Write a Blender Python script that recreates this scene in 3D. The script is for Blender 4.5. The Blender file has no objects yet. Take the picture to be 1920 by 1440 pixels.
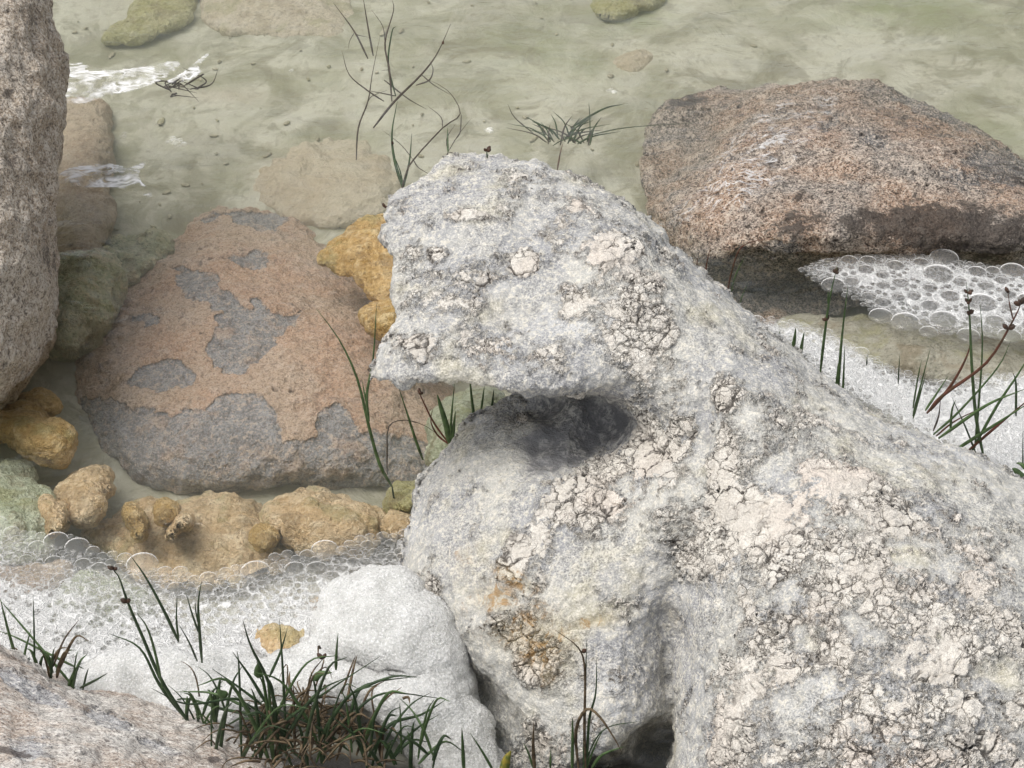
import bpy, math, random
import numpy as np
from mathutils import Vector
random.seed(7); rng = np.random.default_rng(7)
S = bpy.context.scene
COL = S.collection

# ------------------------------------------------------------------ camera, sky, sun, exposure
PITCH = math.radians(40); DIST = 2.5; FPX = 4330.0
FW = np.array([0, math.cos(PITCH), -math.sin(PITCH)]); UP = np.array([0, math.sin(PITCH), math.cos(PITCH)]); RT = np.array([1., 0, 0])
CAM = -FW*DIST
cd = bpy.data.cameras.new('camera'); cam = bpy.data.objects.new('camera', cd); COL.objects.link(cam)
cam.location = CAM; cam.rotation_euler = (math.radians(90)-PITCH, 0, 0)
cd.sensor_width = 36; cd.lens = 36*FPX/1920; cd.clip_start = 0.05; cd.clip_end = 200
S.camera = cam
SUN_EL, SUN_AZ = math.radians(66), math.radians(-100)
w = bpy.data.worlds.new('World'); S.world = w; w.use_nodes = True
nt = w.node_tree; nt.nodes.clear()
sky = nt.nodes.new('ShaderNodeTexSky'); sky.sky_type = 'NISHITA'; sky.sun_disc = False
sky.sun_elevation = SUN_EL; sky.sun_rotation = SUN_AZ; sky.air_density = 1.0; sky.dust_density = 4.0; sky.ozone_density = 0.6
bg = nt.nodes.new('ShaderNodeBackground'); bg.inputs[1].default_value = 0.12
hs = nt.nodes.new('ShaderNodeHueSaturation'); hs.inputs['Saturation'].default_value = .3; nt.links.new(sky.outputs[0], hs.inputs['Color'])   # overcast: a near white sky
wo = nt.nodes.new('ShaderNodeOutputWorld'); tc = nt.nodes.new('ShaderNodeTexCoord'); cn = nt.nodes.new('ShaderNodeTexNoise'); cn.inputs['Scale'].default_value = 3.5; cn.inputs['Detail'].default_value = 5; nt.links.new(tc.outputs['Generated'], cn.inputs['Vector'])
mr = nt.nodes.new('ShaderNodeMapRange'); mr.inputs['From Min'].default_value = .36; mr.inputs['From Max'].default_value = .62; mr.inputs['To Min'].default_value = .45; mr.inputs['To Max'].default_value = 1.75; nt.links.new(cn.outputs[0], mr.inputs['Value'])
vx = nt.nodes.new('ShaderNodeVectorMath'); vx.operation = 'SCALE'; nt.links.new(hs.outputs[0], vx.inputs[0]); nt.links.new(mr.outputs[0], vx.inputs[3]); nt.links.new(vx.outputs[0], bg.inputs[0]); nt.links.new(bg.outputs[0], wo.inputs[0])
sl = bpy.data.lights.new('sun', 'SUN'); sl.energy = 1.4; sl.angle = math.radians(34); sl.color = (1, .96, .89)
so = bpy.data.objects.new('sun', sl); COL.objects.link(so)
sd = Vector((math.sin(SUN_AZ)*math.cos(SUN_EL), math.cos(SUN_AZ)*math.cos(SUN_EL), math.sin(SUN_EL)))
so.rotation_euler = sd.to_track_quat('Z', 'Y').to_euler(); so.location = sd*10
S.view_settings.view_transform = 'Standard'; S.view_settings.look = 'None'; S.view_settings.gamma = 1
S.view_settings.exposure = 0.27
S.cycles.max_bounces = 8; S.cycles.transparent_max_bounces = 32; S.cycles.volume_bounces = 1
S.cycles.use_denoising = True

# ------------------------------------------------------------------ geometry helpers
def rays(px, py):
    px = np.asarray(px, float); py = np.asarray(py, float)
    r = FW*FPX + RT*(px-960)[..., None] + UP*(720-py)[..., None]
    return r/np.linalg.norm(r, axis=-1, keepdims=True)
def at(px, py, z=0.):                       # point of the level z seen in that direction
    r = rays(px, py); t = (z-CAM[2])/r[..., 2]
    return CAM + r*t[..., None]
def onplane(px, py, p0, n):
    r = rays(px, py); t = (r@n); t = ((np.asarray(p0)-CAM)@n)/t
    return CAM + r*t[..., None]
def topx(P):
    d = np.asarray(P)-CAM; k = d@FW
    return 960+FPX*(d@RT)/k, 720-FPX*(d@UP)/k
def hsh(x, y, z):
    h = (x.astype(np.int64)*374761393 + y.astype(np.int64)*668265263 + z.astype(np.int64)*2147483647 + 1274126177) & 0xffffffff
    h = ((h ^ (h >> 13))*1274126177) & 0xffffffff
    h = ((h ^ (h >> 15))*2246822519) & 0xffffffff
    return ((h ^ (h >> 16)) & 0xffffff)/16777216.
def vn(P):
    i = np.floor(P); f = P-i; u = f*f*(3-2*f); x, y, z = (i[:, k].astype(np.int64) for k in range(3)); r = 0
    for a in (0, 1):
        for b in (0, 1):
            for c in (0, 1):
                wt = (u[:, 0] if a else 1-u[:, 0])*(u[:, 1] if b else 1-u[:, 1])*(u[:, 2] if c else 1-u[:, 2])
                r = r+wt*hsh(x+a, y+b, z+c)
    return r*2-1
def fbm(P, sc, o=4, seed=0):
    r = 0; a = 1; t = 0
    for k in range(o):
        r = r+a*vn(P*sc+seed*17.3+k*5.1); t += a; a *= .5; sc *= 2.03
    return r/t*1.6
def inside(poly, X, Y):
    c = np.zeros(X.shape, bool); n = len(poly)
    for i in range(n):
        x1, y1 = poly[i]; x2, y2 = poly[(i+1) % n]
        if y1 == y2: continue
        k = ((y1 > Y) != (y2 > Y)) & (X < (x2-x1)*(Y-y1)/(y2-y1)+x1)
        c ^= k
    return c
def smooth_poly(poly, it=1):
    p = np.array(poly, float)
    for _ in range(it):
        q = np.roll(p, -1, 0); p = np.stack([.75*p+.25*q, .25*p+.75*q], 1).reshape(-1, 2)
    return p
def poisson(mask, it=260):
    if max(mask.shape) > 40:
        c = mask[::2, ::2]; u = poisson(c, it)
        U = np.repeat(np.repeat(u, 2, 0), 2, 1)[:mask.shape[0], :mask.shape[1]]*4
        if U.shape != mask.shape: U = np.pad(U, ((0, mask.shape[0]-U.shape[0]), (0, mask.shape[1]-U.shape[1])))
        U = U*mask; it = 120
    else: U = np.zeros(mask.shape)
    for _ in range(it):
        V = np.zeros_like(U)
        V[1:-1, 1:-1] = (U[:-2, 1:-1]+U[2:, 1:-1]+U[1:-1, :-2]+U[1:-1, 2:]+1)/4
        U = V*mask
    return U
def gz(X, Y, x, y, rx, ry=None, ang=0):
    ry = ry or rx; a = math.radians(ang); u = (X-x)*math.cos(a)+(Y-y)*math.sin(a); v = -(X-x)*math.sin(a)+(Y-y)*math.cos(a)
    return np.exp(-(u/rx)**2-(v/ry)**2)
def jag(poly, amp, seed=0):
    p = np.array(poly, float); out = []
    for i in range(len(p)):
        a, b = p[i], p[(i+1) % len(p)]; n = max(1, int(np.hypot(*(b-a))/7)); t = np.arange(n)[:, None]/n; out.append(a+(b-a)*t)
    q = np.vstack(out); Q = np.c_[q*.03, q[:, :1]*0+seed*3.7]; return q+np.stack([vn(Q)+.7*vn(Q*2.7), vn(Q+50)+.7*vn(Q*2.7+50)], 1)*amp
def relief(poly, p0, n, front, back, step=4, its=1):
    """closed body: outline poly, rim on the plane (p0, n), bulging to both sides"""
    n = np.array(n, float); n /= np.linalg.norm(n); poly = smooth_poly(poly, its)
    x0, y0 = poly.min(0)-3*step; x1, y1 = poly.max(0)+3*step
    X, Y = np.meshgrid(np.arange(x0, x1, step), np.arange(y0, y1, step))
    M = inside(poly, X, Y); u = poisson(M); s = np.sqrt(np.clip(u/u.max(), 0, 1))
    hf = front(X, Y, s) if callable(front) else front*s
    hb = back(X, Y, s) if callable(back) else back*s
    B = onplane(X, Y, p0, n); r = rays(X, Y)
    F = B-r*hf[..., None]; K = B+r*hb[..., None]
    V4 = M[:-1, :-1] & M[1:, :-1] & M[:-1, 1:] & M[1:, 1:]
    Z = np.zeros((M.shape[0]+1, M.shape[1]+1), bool); Z[1:-1, 1:-1] = V4
    full = Z[:-1, :-1] & Z[1:, :-1] & Z[:-1, 1:] & Z[1:, 1:]
    any_ = Z[:-1, :-1] | Z[1:, :-1] | Z[:-1, 1:] | Z[1:, 1:]
    fi = -np.ones(M.shape, int); fi[any_] = np.arange(any_.sum()); nf = any_.sum()
    bi = fi.copy(); bi[full] = nf+np.arange(full.sum())
    rim = any_ & ~full; F[rim] = B[rim]
    verts = np.concatenate([F[any_], K[full]])
    a, b, c, d = (q[V4] for q in (fi[:-1, :-1], fi[:-1, 1:], fi[1:, 1:], fi[1:, :-1]))
    e, g, h, i = (q[V4] for q in (bi[:-1, :-1], bi[:-1, 1:], bi[1:, 1:], bi[1:, :-1]))
    return verts, np.concatenate([np.stack([a, d, c, b], 1), np.stack([e, g, h, i], 1)])
def join(parts):
    V = []; F = []; o = 0
    for v, f in parts: V.append(v); F.append(f+o); o += len(v)
    return np.concatenate(V), np.concatenate(F)
def mkmesh(V, F, smooth=True):
    me = bpy.data.meshes.new('m'); V = np.asarray(V, np.float32); F = np.asarray(F, np.int32)
    k = F.shape[1]; me.vertices.add(len(V)); me.vertices.foreach_set('co', V.ravel())
    me.loops.add(F.size); me.loops.foreach_set('vertex_index', F.ravel())
    me.polygons.add(len(F)); me.polygons.foreach_set('loop_start', np.arange(0, F.size, k, dtype=np.int32))
    me.update(calc_edges=True); me.validate()
    me.polygons.foreach_set('use_smooth', np.full(len(me.polygons), smooth)); return me
def getv(me):
    a = np.empty(len(me.vertices)*3, np.float32); me.vertices.foreach_get('co', a); return a.reshape(-1, 3).astype(float)
def getn(me):
    a = np.empty(len(me.vertices)*3, np.float32); me.vertices.foreach_get('normal', a); return a.reshape(-1, 3).astype(float)
def setv(me, V): me.vertices.foreach_set('co', np.asarray(V, np.float32).ravel()); me.update()
def remesh(V, F, vox, sm=4):
    me = mkmesh(V, F); o = bpy.data.objects.new('t', me); COL.objects.link(o)
    m = o.modifiers.new('r', 'REMESH'); m.mode = 'VOXEL'; m.voxel_size = vox; m.use_smooth_shade = True
    if sm: q = o.modifiers.new('s', 'SMOOTH'); q.iterations = sm; q.factor = .5
    dg = bpy.context.evaluated_depsgraph_get(); r = bpy.data.meshes.new_from_object(o.evaluated_get(dg))
    bpy.data.objects.remove(o); bpy.data.meshes.remove(me)
    r.polygons.foreach_set('use_smooth', np.ones(len(r.polygons), bool)); return r
def attr(me, name, val):
    a = me.attributes.new(name, 'FLOAT', 'POINT'); a.data.foreach_set('value', np.asarray(val, np.float32))
def put(name, me, mat, parent=None, label=None, cat=None, group=None, kind=None, base=None):
    """link a mesh as one object; its origin goes to the middle of its foot"""
    V = getv(me)
    if parent is None:
        c = base if base is not None else np.array([(V[:, 0].min()+V[:, 0].max())/2, (V[:, 1].min()+V[:, 1].max())/2, V[:, 2].min()])
        setv(me, V-c)
    o = bpy.data.objects.new(name, me); COL.objects.link(o); me.name = name
    if parent is None: o.location = c
    else: setv(me, V-np.array(parent.location)); o.parent = parent
    if mat: me.materials.append(mat)
    for k, v in (('label', label), ('category', cat), ('group', group), ('kind', kind)):
        if v: o[k] = v
    return o
def empty(name, loc, label, cat, group=None):
    o = bpy.data.objects.new(name, None); o.empty_display_size = .02; COL.objects.link(o); o.location = loc
    o['label'] = label; o['category'] = cat
    if group: o['group'] = group
    return o

# ------------------------------------------------------------------ node helpers
class G:
    def __init__(s, name, disp=None):
        s.m = bpy.data.materials.new(name); s.m.use_nodes = True; s.t = s.m.node_tree; s.t.nodes.clear()
        s.out = s.t.nodes.new('ShaderNodeOutputMaterial')
        if disp: s.m.displacement_method = disp
        s.co = s.t.nodes.new('ShaderNodeTexCoord').outputs['Object']
    def L(s, v, i):
        if isinstance(v, bpy.types.NodeSocket): s.t.links.new(v, i)
        elif isinstance(v, tuple) and len(v) == 3 and i.type == 'RGBA': i.default_value = (*v, 1)
        else: i.default_value = v
    def n(s, ty, ins={}, **kw):
        q = s.t.nodes.new('ShaderNode'+ty)
        for k, v in kw.items(): setattr(q, k, v)
        for k, v in ins.items(): s.L(v, q.inputs[k])
        return q
    def noise(s, sc, det=4, ro=.55, dist=0, co=None, col=False):
        q = s.n('TexNoise', {'Vector': co or s.co, 'Scale': sc, 'Detail': det, 'Roughness': ro, 'Distortion': dist})
        return q.outputs[1 if col else 0]
    def voro(s, sc, feat='F1', co=None, rnd=1., out='Distance'):
        return s.n('TexVoronoi', {'Vector': co or s.co, 'Scale': sc, 'Randomness': rnd}, feature=feat).outputs[out]
    def m_(s, op, a, b=0., c=0.): return s.n('Math', {0: a, 1: b, 2: c}, operation=op).outputs[0]
    def vm(s, op, a, b=(0, 0, 0)): return s.n('VectorMath', {0: a, 1: b}, operation=op).outputs[0]
    def ss(s, v, lo, hi, a=0., b=1.):
        return s.n('MapRange', {'Value': v, 'From Min': lo, 'From Max': hi, 'To Min': a, 'To Max': b}, interpolation_type='SMOOTHSTEP').outputs[0]
    def mix(s, f, a, b, bt='MIX'):
        q = s.n('Mix', data_type='RGBA', blend_type=bt); s.L(f, q.inputs[0]); s.L(a, q.inputs[6]); s.L(b, q.inputs[7]); return q.outputs[2]
    def at(s, name): return s.n('Attribute', attribute_name=name).outputs['Fac']
    def warp(s, sc, amt):
        v = s.vm('SUBTRACT', s.noise(sc, 3, col=True), (.5, .5, .5)); q = s.n('VectorMath', {0: v}, operation='SCALE'); q.inputs[3].default_value = amt
        return s.vm('ADD', s.co, q.outputs[0])
    def sum(s, *a):
        r = a[0]
        for x in a[1:]: r = s.m_('ADD', r, x)
        return r
    def mul(s, *a):
        r = a[0]
        for x in a[1:]: r = s.m_('MULTIPLY', r, x)
        return r
    def bsdf(s, col, rough=.85, spec=.3, **kw):
        ins = {'Base Color': col, 'Roughness': rough, 'Specular IOR Level': spec}; ins.update(kw)
        return s.n('BsdfPrincipled', ins).outputs[0]
    def done(s, surf, height=None, scale=1.):
        s.t.links.new(surf, s.out.inputs[0])
        if height is not None:
            d = s.n('Displacement', {'Height': height, 'Midlevel': 0., 'Scale': scale}); s.t.links.new(d.outputs[0], s.out.inputs[2])
        return s.m

# ------------------------------------------------------------------ materials
def mat_main():
    g = G('dry_crusted_rock', 'BOTH'); co = g.warp(26, .045); co2 = g.warp(60, .018)
    nl = g.noise(9, 4, .6); nm = g.noise(38, 5, .65); nf = g.noise(170, 4, .7); ng = g.noise(520, 3, .7)
    md = g.ss(g.noise(13, 5, .65, co=g.vm('ADD', g.co, (4, 4, 7))), .36, .64, .05, .85)
    base = g.mix(g.ss(nl, .4, .62), (.36, .365, .375), (.49, .485, .455))
    base = g.mix(g.mul(g.ss(nm, .48, .66), .6), base, (.56, .545, .50))
    base = g.mix(g.mul(g.ss(g.noise(14, 5, .65, co=g.vm('ADD', g.co, (3, 1, 2))), .55, .70), .6), base, (.60, .61, .62))
    base = g.mix(g.mul(g.ss(g.noise(12, 5, .6, co=g.vm('ADD', g.co, (7, 5, 2))), .55, .7), .55), base, (.58, .53, .36))
    base = g.mix(g.mul(g.ss(nf, .51, .60), .75), base, (.70, .665, .58))
    base = g.mix(g.mul(g.ss(nf, .47, .39), .65, md), base, (.23, .23, .235))
    base = g.mix(g.mul(g.ss(ng, .51, .61), .55), base, (.74, .71, .65))
    base = g.mix(g.mul(g.ss(ng, .48, .39), .75, md), base, (.14, .138, .135))
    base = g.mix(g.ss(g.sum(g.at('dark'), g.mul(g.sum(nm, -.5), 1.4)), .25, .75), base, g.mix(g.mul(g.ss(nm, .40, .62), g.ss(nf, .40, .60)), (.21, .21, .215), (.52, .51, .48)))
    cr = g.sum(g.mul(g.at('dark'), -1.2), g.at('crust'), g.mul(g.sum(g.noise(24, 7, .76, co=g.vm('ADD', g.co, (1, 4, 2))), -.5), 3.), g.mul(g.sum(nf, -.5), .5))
    cm = g.ss(cr, .43, .52); soft = g.ss(cr, .25, .52)
    ccol = g.mix(g.ss(g.noise(30, 4), .35, .7), (.60, .565, .51), (.72, .69, .63))
    ccol = g.mix(g.mul(g.ss(g.noise(8, 3), .45, .7), .6), ccol, (.68, .585, .51))
    ccol = g.mix(g.mul(g.ss(nf, .49, .38), .55), ccol, (.48, .44, .39))
    ccol = g.mix(g.mul(g.ss(ng, .47, .38), .5), ccol, (.36, .33, .30))
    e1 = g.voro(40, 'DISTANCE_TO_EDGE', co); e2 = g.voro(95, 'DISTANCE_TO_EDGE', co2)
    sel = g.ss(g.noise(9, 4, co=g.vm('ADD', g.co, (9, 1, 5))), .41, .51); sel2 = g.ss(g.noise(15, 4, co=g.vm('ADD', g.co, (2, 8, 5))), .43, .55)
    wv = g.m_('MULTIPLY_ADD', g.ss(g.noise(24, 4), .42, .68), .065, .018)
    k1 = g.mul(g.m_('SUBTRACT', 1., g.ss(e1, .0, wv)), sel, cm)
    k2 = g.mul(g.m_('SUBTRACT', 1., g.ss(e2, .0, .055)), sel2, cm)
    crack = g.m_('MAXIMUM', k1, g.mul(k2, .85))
    # a dark rim where the crust ends
    rim = g.mul(g.ss(cr, .30, .42), g.ss(cr, .47, .43), g.ss(nm, .42, .6))
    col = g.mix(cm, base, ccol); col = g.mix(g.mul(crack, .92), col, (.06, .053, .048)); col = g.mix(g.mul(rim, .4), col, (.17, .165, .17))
    rn = g.voro(60, 'DISTANCE_TO_EDGE', g.warp(30, .05)); rs = g.mul(g.ss(g.sum(g.at('rust'), g.mul(g.sum(nm, -.5), 1.4)), .4, .75), g.ss(g.noise(45, 5, .75, 1.5), .47, .6))
    col = g.mix(g.mul(rs, .8), col, (.33, .17, .055)); col = g.mix(g.mul(g.ss(g.at('rust'), .1, 1.), .35), col, (.46, .37, .19))
    nod = g.voro(130, 'SMOOTH_F1', g.warp(90, .006)); nod2 = g.voro(65, 'SMOOTH_F1', co2)
    h = g.sum(g.mul(cm, .0022), g.mul(soft, .001), g.mul(g.ss(e1, 0., .12), sel, cm, .0009), g.mul(crack, -.0030), g.mul(g.ss(e2, 0., .15), sel2, cm, .0006),
              g.mul(g.sum(nf, -.5), .0022), g.mul(g.sum(nm, -.5), .0045), g.mul(ng, .0011), g.mul(nod, cm, -.0022), g.mul(nod, -.0006), g.mul(g.sum(g.noise(75, 4, .7), -.5), cm, .0045))
    return g.done(g.bsdf(col, .93, .12), h)
def mat_granite(name, a, b, grey, dark, pale=(.6, .55, .48), sp=1., dk=.5, gm=None, bump=1., ochre=None, rough=.85, spec=.25, stretch=None, fine=1.):
    """speckled stone: a/b main tones, 'grey' attribute = bare grey zones, 'dark' attribute = dark growth"""
    g = G(name, 'BOTH')
    if stretch: g.co = g.n('Mapping', {'Vector': g.co, 'Rotation': stretch[0], 'Scale': stretch[1]}).outputs[0]
    nl = g.noise(10, 4, .6); nm = g.noise(45, 5, .65); nf = g.noise(150*fine, 4, .7); ng = g.noise(420*fine, 3, .7)
    base = g.mix(g.ss(nl, .38, .62), a, b); base = g.mix(g.mul(g.ss(nm, .5, .68), .6*sp), base, pale)
    gc = g.mix(g.ss(nm, .35, .65), grey, tuple(x*1.5 for x in grey)); gc = g.mix(g.mul(g.ss(nf, .52, .66), .5), gc, b)
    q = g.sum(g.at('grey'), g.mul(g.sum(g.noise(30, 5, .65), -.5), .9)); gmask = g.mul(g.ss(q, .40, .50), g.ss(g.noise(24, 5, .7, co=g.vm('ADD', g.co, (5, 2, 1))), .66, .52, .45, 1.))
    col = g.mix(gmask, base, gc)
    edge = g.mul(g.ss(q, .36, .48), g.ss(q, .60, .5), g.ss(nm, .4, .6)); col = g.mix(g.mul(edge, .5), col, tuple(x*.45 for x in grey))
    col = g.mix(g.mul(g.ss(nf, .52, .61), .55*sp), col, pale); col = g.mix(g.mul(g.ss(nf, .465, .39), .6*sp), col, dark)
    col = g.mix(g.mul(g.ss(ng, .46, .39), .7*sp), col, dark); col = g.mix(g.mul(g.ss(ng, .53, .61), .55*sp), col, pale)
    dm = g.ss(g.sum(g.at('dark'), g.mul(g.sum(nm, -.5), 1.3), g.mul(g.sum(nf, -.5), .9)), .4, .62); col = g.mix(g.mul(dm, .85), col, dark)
    pits = g.ss(g.voro(55, 'F1', g.warp(40, .02)), .28, .08); pits = g.mul(pits, g.ss(g.noise(20, 2), .5, .6)); col = g.mix(g.mul(pits, dk), col, dark)
    if ochre: col = g.mix(g.mul(g.ss(g.at('ochre'), .2, .9), g.ss(nm, .2, .7)), col, ochre)
    h = g.sum(g.mul(g.sum(nm, -.5), .008*bump), g.mul(g.sum(nf, -.5), .0035*bump), g.mul(ng, .0012*bump), g.mul(gmask, -.003), g.mul(pits, -.003*bump))
    return g.done(g.bsdf(col, rough, spec), h)
def mat_algae(name, a, b, c, bump=1.):
    g = G(name, 'BOTH'); nl = g.noise(16, 4, .6, .5); nm = g.noise(60, 5, .65); nf = g.noise(220, 4, .7)
    col = g.mix(g.ss(nl, .38, .62), a, b); col = g.mix(g.mul(g.ss(nm, .48, .66), .7), col, c); col = g.mix(g.mul(g.ss(nf, .5, .68), .4), col, tuple(min(1, x*1.3) for x in c))
    col = g.mix(g.mul(g.ss(nf, .46, .36), .6), col, tuple(x*.42 for x in a)); gv = g.noise(22, 4, .6, co=g.vm('ADD', g.co, (3, 3, 3)))
    col = g.mix(g.mul(g.ss(gv, .52, .64), .45), col, (.30, .29, .13)); col = g.mix(g.mul(g.ss(gv, .46, .36), .4), col, (.20, .14, .07))
    h = g.sum(g.mul(g.sum(nm, -.4), .012*bump), g.mul(nf, .005*bump))
    return g.done(g.bsdf(col, .7, .35), h)
def mat_bed():
    g = G('silt'); nl = g.noise(3.2, 5, .6, .6); nm = g.noise(14, 5, .65, .8); nf = g.noise(70, 4, .65)
    nw = g.noise(8, 5, .62, 1.6); nv = g.voro(11, 'SMOOTH_F1', g.warp(10, .12))
    col = g.mix(g.ss(nl, .42, .58), (.36, .35, .26), (.50, .485, .39))
    col = g.mix(g.mul(g.ss(nw, .47, .58), .7), col, (.58, .57, .47)); col = g.mix(g.mul(g.ss(nw, .46, .38), .6), col, (.22, .21, .14))
    col = g.mix(g.mul(g.ss(nm, .5, .62), .5), col, (.48, .46, .38)); col = g.mix(g.mul(g.ss(nm, .46, .38), .5), col, (.21, .19, .13))
    col = g.mix(g.mul(g.ss(nv, .42, .6), .45), col, (.25, .25, .15))
    col = g.mix(g.mul(g.ss(g.at('green'), .1, .9), g.ss(nm, .3, .62)), col, (.27, .30, .15))
    col = g.mix(g.mul(g.ss(g.at('pink'), .1, .9), .8), col, (.46, .34, .25))
    col = g.mix(g.mul(g.ss(nf, .46, .34), .4), col, (.26, .23, .16))
    col = g.mix(g.ss(g.at('soil'), .2, .8), col, (.035, .03, .024))
    b = g.n('Bump', {'Height': g.sum(g.mul(nm, .012), g.mul(nf, .003)), 'Strength': .8, 'Distance': 1.})
    return g.done(g.bsdf(col, .9, .2, Normal=b.outputs[0]))
def mat_water():
    g = G('clear_water')
    big = g.n('Mapping', {'Vector': g.co, 'Rotation': (0, 0, .35), 'Scale': (1, 1.9, 1)}).outputs[0]
    h = g.sum(g.mul(g.noise(6, 2, .5, .6, big), .012), g.mul(g.noise(20, 2, .5, .8, big), .0036), g.mul(g.noise(70, 2, .5, .5, big), .0003))
    b = g.n('Bump', {'Height': h, 'Strength': 1., 'Distance': 1.}).outputs[0]
    fr = g.n('Fresnel', {'IOR': 1.33, 'Normal': b}).outputs[0]
    gl = g.n('BsdfGlossy', {'Color': (1, 1, 1), 'Roughness': .07, 'Normal': b}).outputs[0]
    tr = g.n('BsdfTransparent', {'Color': (1, 1, 1)}).outputs[0]
    mx = g.n('MixShader', {0: fr, 1: tr, 2: gl}).outputs[0]
    v = g.n('VolumePrincipled', {'Color': (.62, .665, .60), 'Density': 1.5, 'Anisotropy': .3}) 
    g.t.links.new(v.outputs[0], g.out.inputs[1])
    return g.done(mx)
def mat_bubble():
    g = G('bubble_film')
    f = g.n('LayerWeight', {'Blend': .5}).outputs['Facing']; f = g.ss(f, .50, .92, .07, .95)
    film = g.n('AddShader', {0: g.n('BsdfDiffuse', {'Color': (.93, .93, .92)}).outputs[0], 1: g.n('BsdfGlossy', {'Color': (.28, .28, .28), 'Roughness': .12}).outputs[0]}).outputs[0]
    return g.done(g.n('MixShader', {0: f, 1: g.n('BsdfTransparent', {}).outputs[0], 2: film}).outputs[0])
def mat_froth(name='froth', a=.55):
    g = G(name); e = g.voro(150, 'DISTANCE_TO_EDGE', g.warp(60, .01)); e2 = g.voro(330, 'DISTANCE_TO_EDGE')
    net = g.m_('MAXIMUM', g.ss(e, .14, .02), g.mul(g.ss(e2, .2, .03), .8)); thick = g.at('thick')
    al = g.m_('MINIMUM', g.mul(g.sum(g.mul(net, .5), g.ss(thick, .2, 1.05, 0., .95), g.mul(g.sum(g.noise(25, 4, .6), -.5), .5)), g.ss(thick, .0, .4)), 1.)
    b = g.n('Bump', {'Height': g.sum(g.mul(net, .0015), g.mul(g.noise(300, 3), .001)), 'Distance': 1.}).outputs[0]
    df = g.bsdf((.70, .70, .69), .5, .5, Normal=b)
    return g.done(g.n('MixShader', {0: al, 1: g.n('BsdfTransparent', {}).outputs[0], 2: df}).outputs[0])
def mat_mound():
    g = G('thick_foam', 'BOTH'); nm = g.noise(30, 4, .6); nf = g.noise(300, 3, .7); v = g.voro(420, 'F1')
    col = g.mix(g.ss(nm, .35, .65), (.56, .56, .54), (.68, .68, .665)); col = g.mix(g.mul(g.ss(nf, .5, .38), .5), col, (.40, .41, .40)); col = g.mix(g.mul(g.ss(g.noise(500, 2, .6), .55, .62), .7), col, (.85, .85, .85))
    h = g.sum(g.mul(nm, .007), g.mul(nf, .002), g.mul(v, .002), g.mul(g.noise(110, 4, .7), .0035))
    s = g.bsdf(col, .55, .3); s_in = s.node.inputs
    s_in['Subsurface Weight'].default_value = .8; s_in['Subsurface Radius'].default_value = (.03, .03, .03); s_in['Subsurface Scale'].default_value = 1.
    return g.done(s, h)
def mat_plain(name, col, col2=None, rough=.5, spec=.4, sc=120):
    g = G(name); c = g.mix(g.ss(g.noise(sc, 3), .35, .65), col, col2 or tuple(x*.6 for x in col)); return g.done(g.bsdf(c, rough, spec))
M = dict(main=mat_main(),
  left=mat_granite('beige_granite', (.37, .30, .225), (.46, .40, .325), (.27, .27, .27), (.075, .06, .05), (.66, .61, .54), 1., bump=.9),
  corner=mat_granite('pale_pink_rock', (.48, .39, .32), (.62, .59, .55), (.38, .38, .39), (.10, .085, .08), (.88, .85, .80), .9, bump=1.0, stretch=((0, 0, .55), (1, 2.6, 1))),
  right=mat_granite('orange_grey_rock', (.38, .265, .19), (.26, .235, .21), (.18, .175, .17), (.045, .037, .032), (.64, .55, .46), 1.3, bump=1.6, dk=1.),
  sub=mat_granite('pink_and_grey_rock', (.49, .325, .22), (.50, .38, .28), (.215, .22, .225), (.14, .105, .085), (.60, .50, .41), .8, bump=1.3, dk=.9),
  dull=mat_granite('dull_pink_rock', (.36, .27, .19), (.42, .34, .25), (.25, .25, .22), (.16, .13, .10), (.5, .44, .34), .6, bump=.8, fine=.7),
  ochre=mat_algae('ochre_growth', (.44, .29, .10), (.55, .39, .18), (.66, .53, .31)),
  ochre2=mat_algae('orange_beige_growth', (.56, .40, .22), (.68, .53, .34), (.80, .68, .48)), bedstone=mat_granite('silted_stone', (.46, .39, .28), (.52, .47, .36), (.40, .37, .28), (.26, .22, .16), (.56, .5, .4), .4, bump=.8, fine=.6),
  green=mat_algae('pale_green_growth', (.36, .40, .27), (.46, .50, .38), (.58, .60, .48)),
  yellow=mat_algae('yellow_green_growth', (.38, .36, .16), (.44, .41, .22), (.52, .50, .32)),
  dslab=mat_algae('grey_green_silty_stone', (.30, .285, .22), (.37, .35, .28), (.43, .41, .34), .5), slab=mat_algae('pale_silty_stone', (.48, .42, .31), (.52, .46, .36), (.58, .53, .43), .5),
  bed=mat_bed(), water=mat_water(), bub=mat_bubble(), froth=mat_froth(), mound=mat_mound(),
  grass=mat_plain('green_blade', (.09, .15, .055), (.05, .085, .03)), dgrass=mat_plain('dark_green_blade', (.05, .085, .035), (.025, .045, .02)),
  straw=mat_plain('dry_blade', (.16, .115, .065), (.05, .035, .02), .7), red=mat_plain('reddish_stem', (.13, .045, .03), (.07, .04, .02)),
  seed=mat_plain('seed_head', (.075, .038, .022), (.03, .018, .012), .6), twig=mat_plain('brown_grey_twig', (.09, .075, .06), (.05, .04, .03), .7),
  white=mat_plain('ripple_glint_thread', (.85, .85, .85), (.7, .7, .7), .4), weed=mat_algae('green_weed', (.44, .47, .29), (.56, .56, .42), (.60, .52, .34), 1.3), leaf=mat_plain('yellow_leaf', (.3, .24, .04), (.1, .13, .03)))

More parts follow.
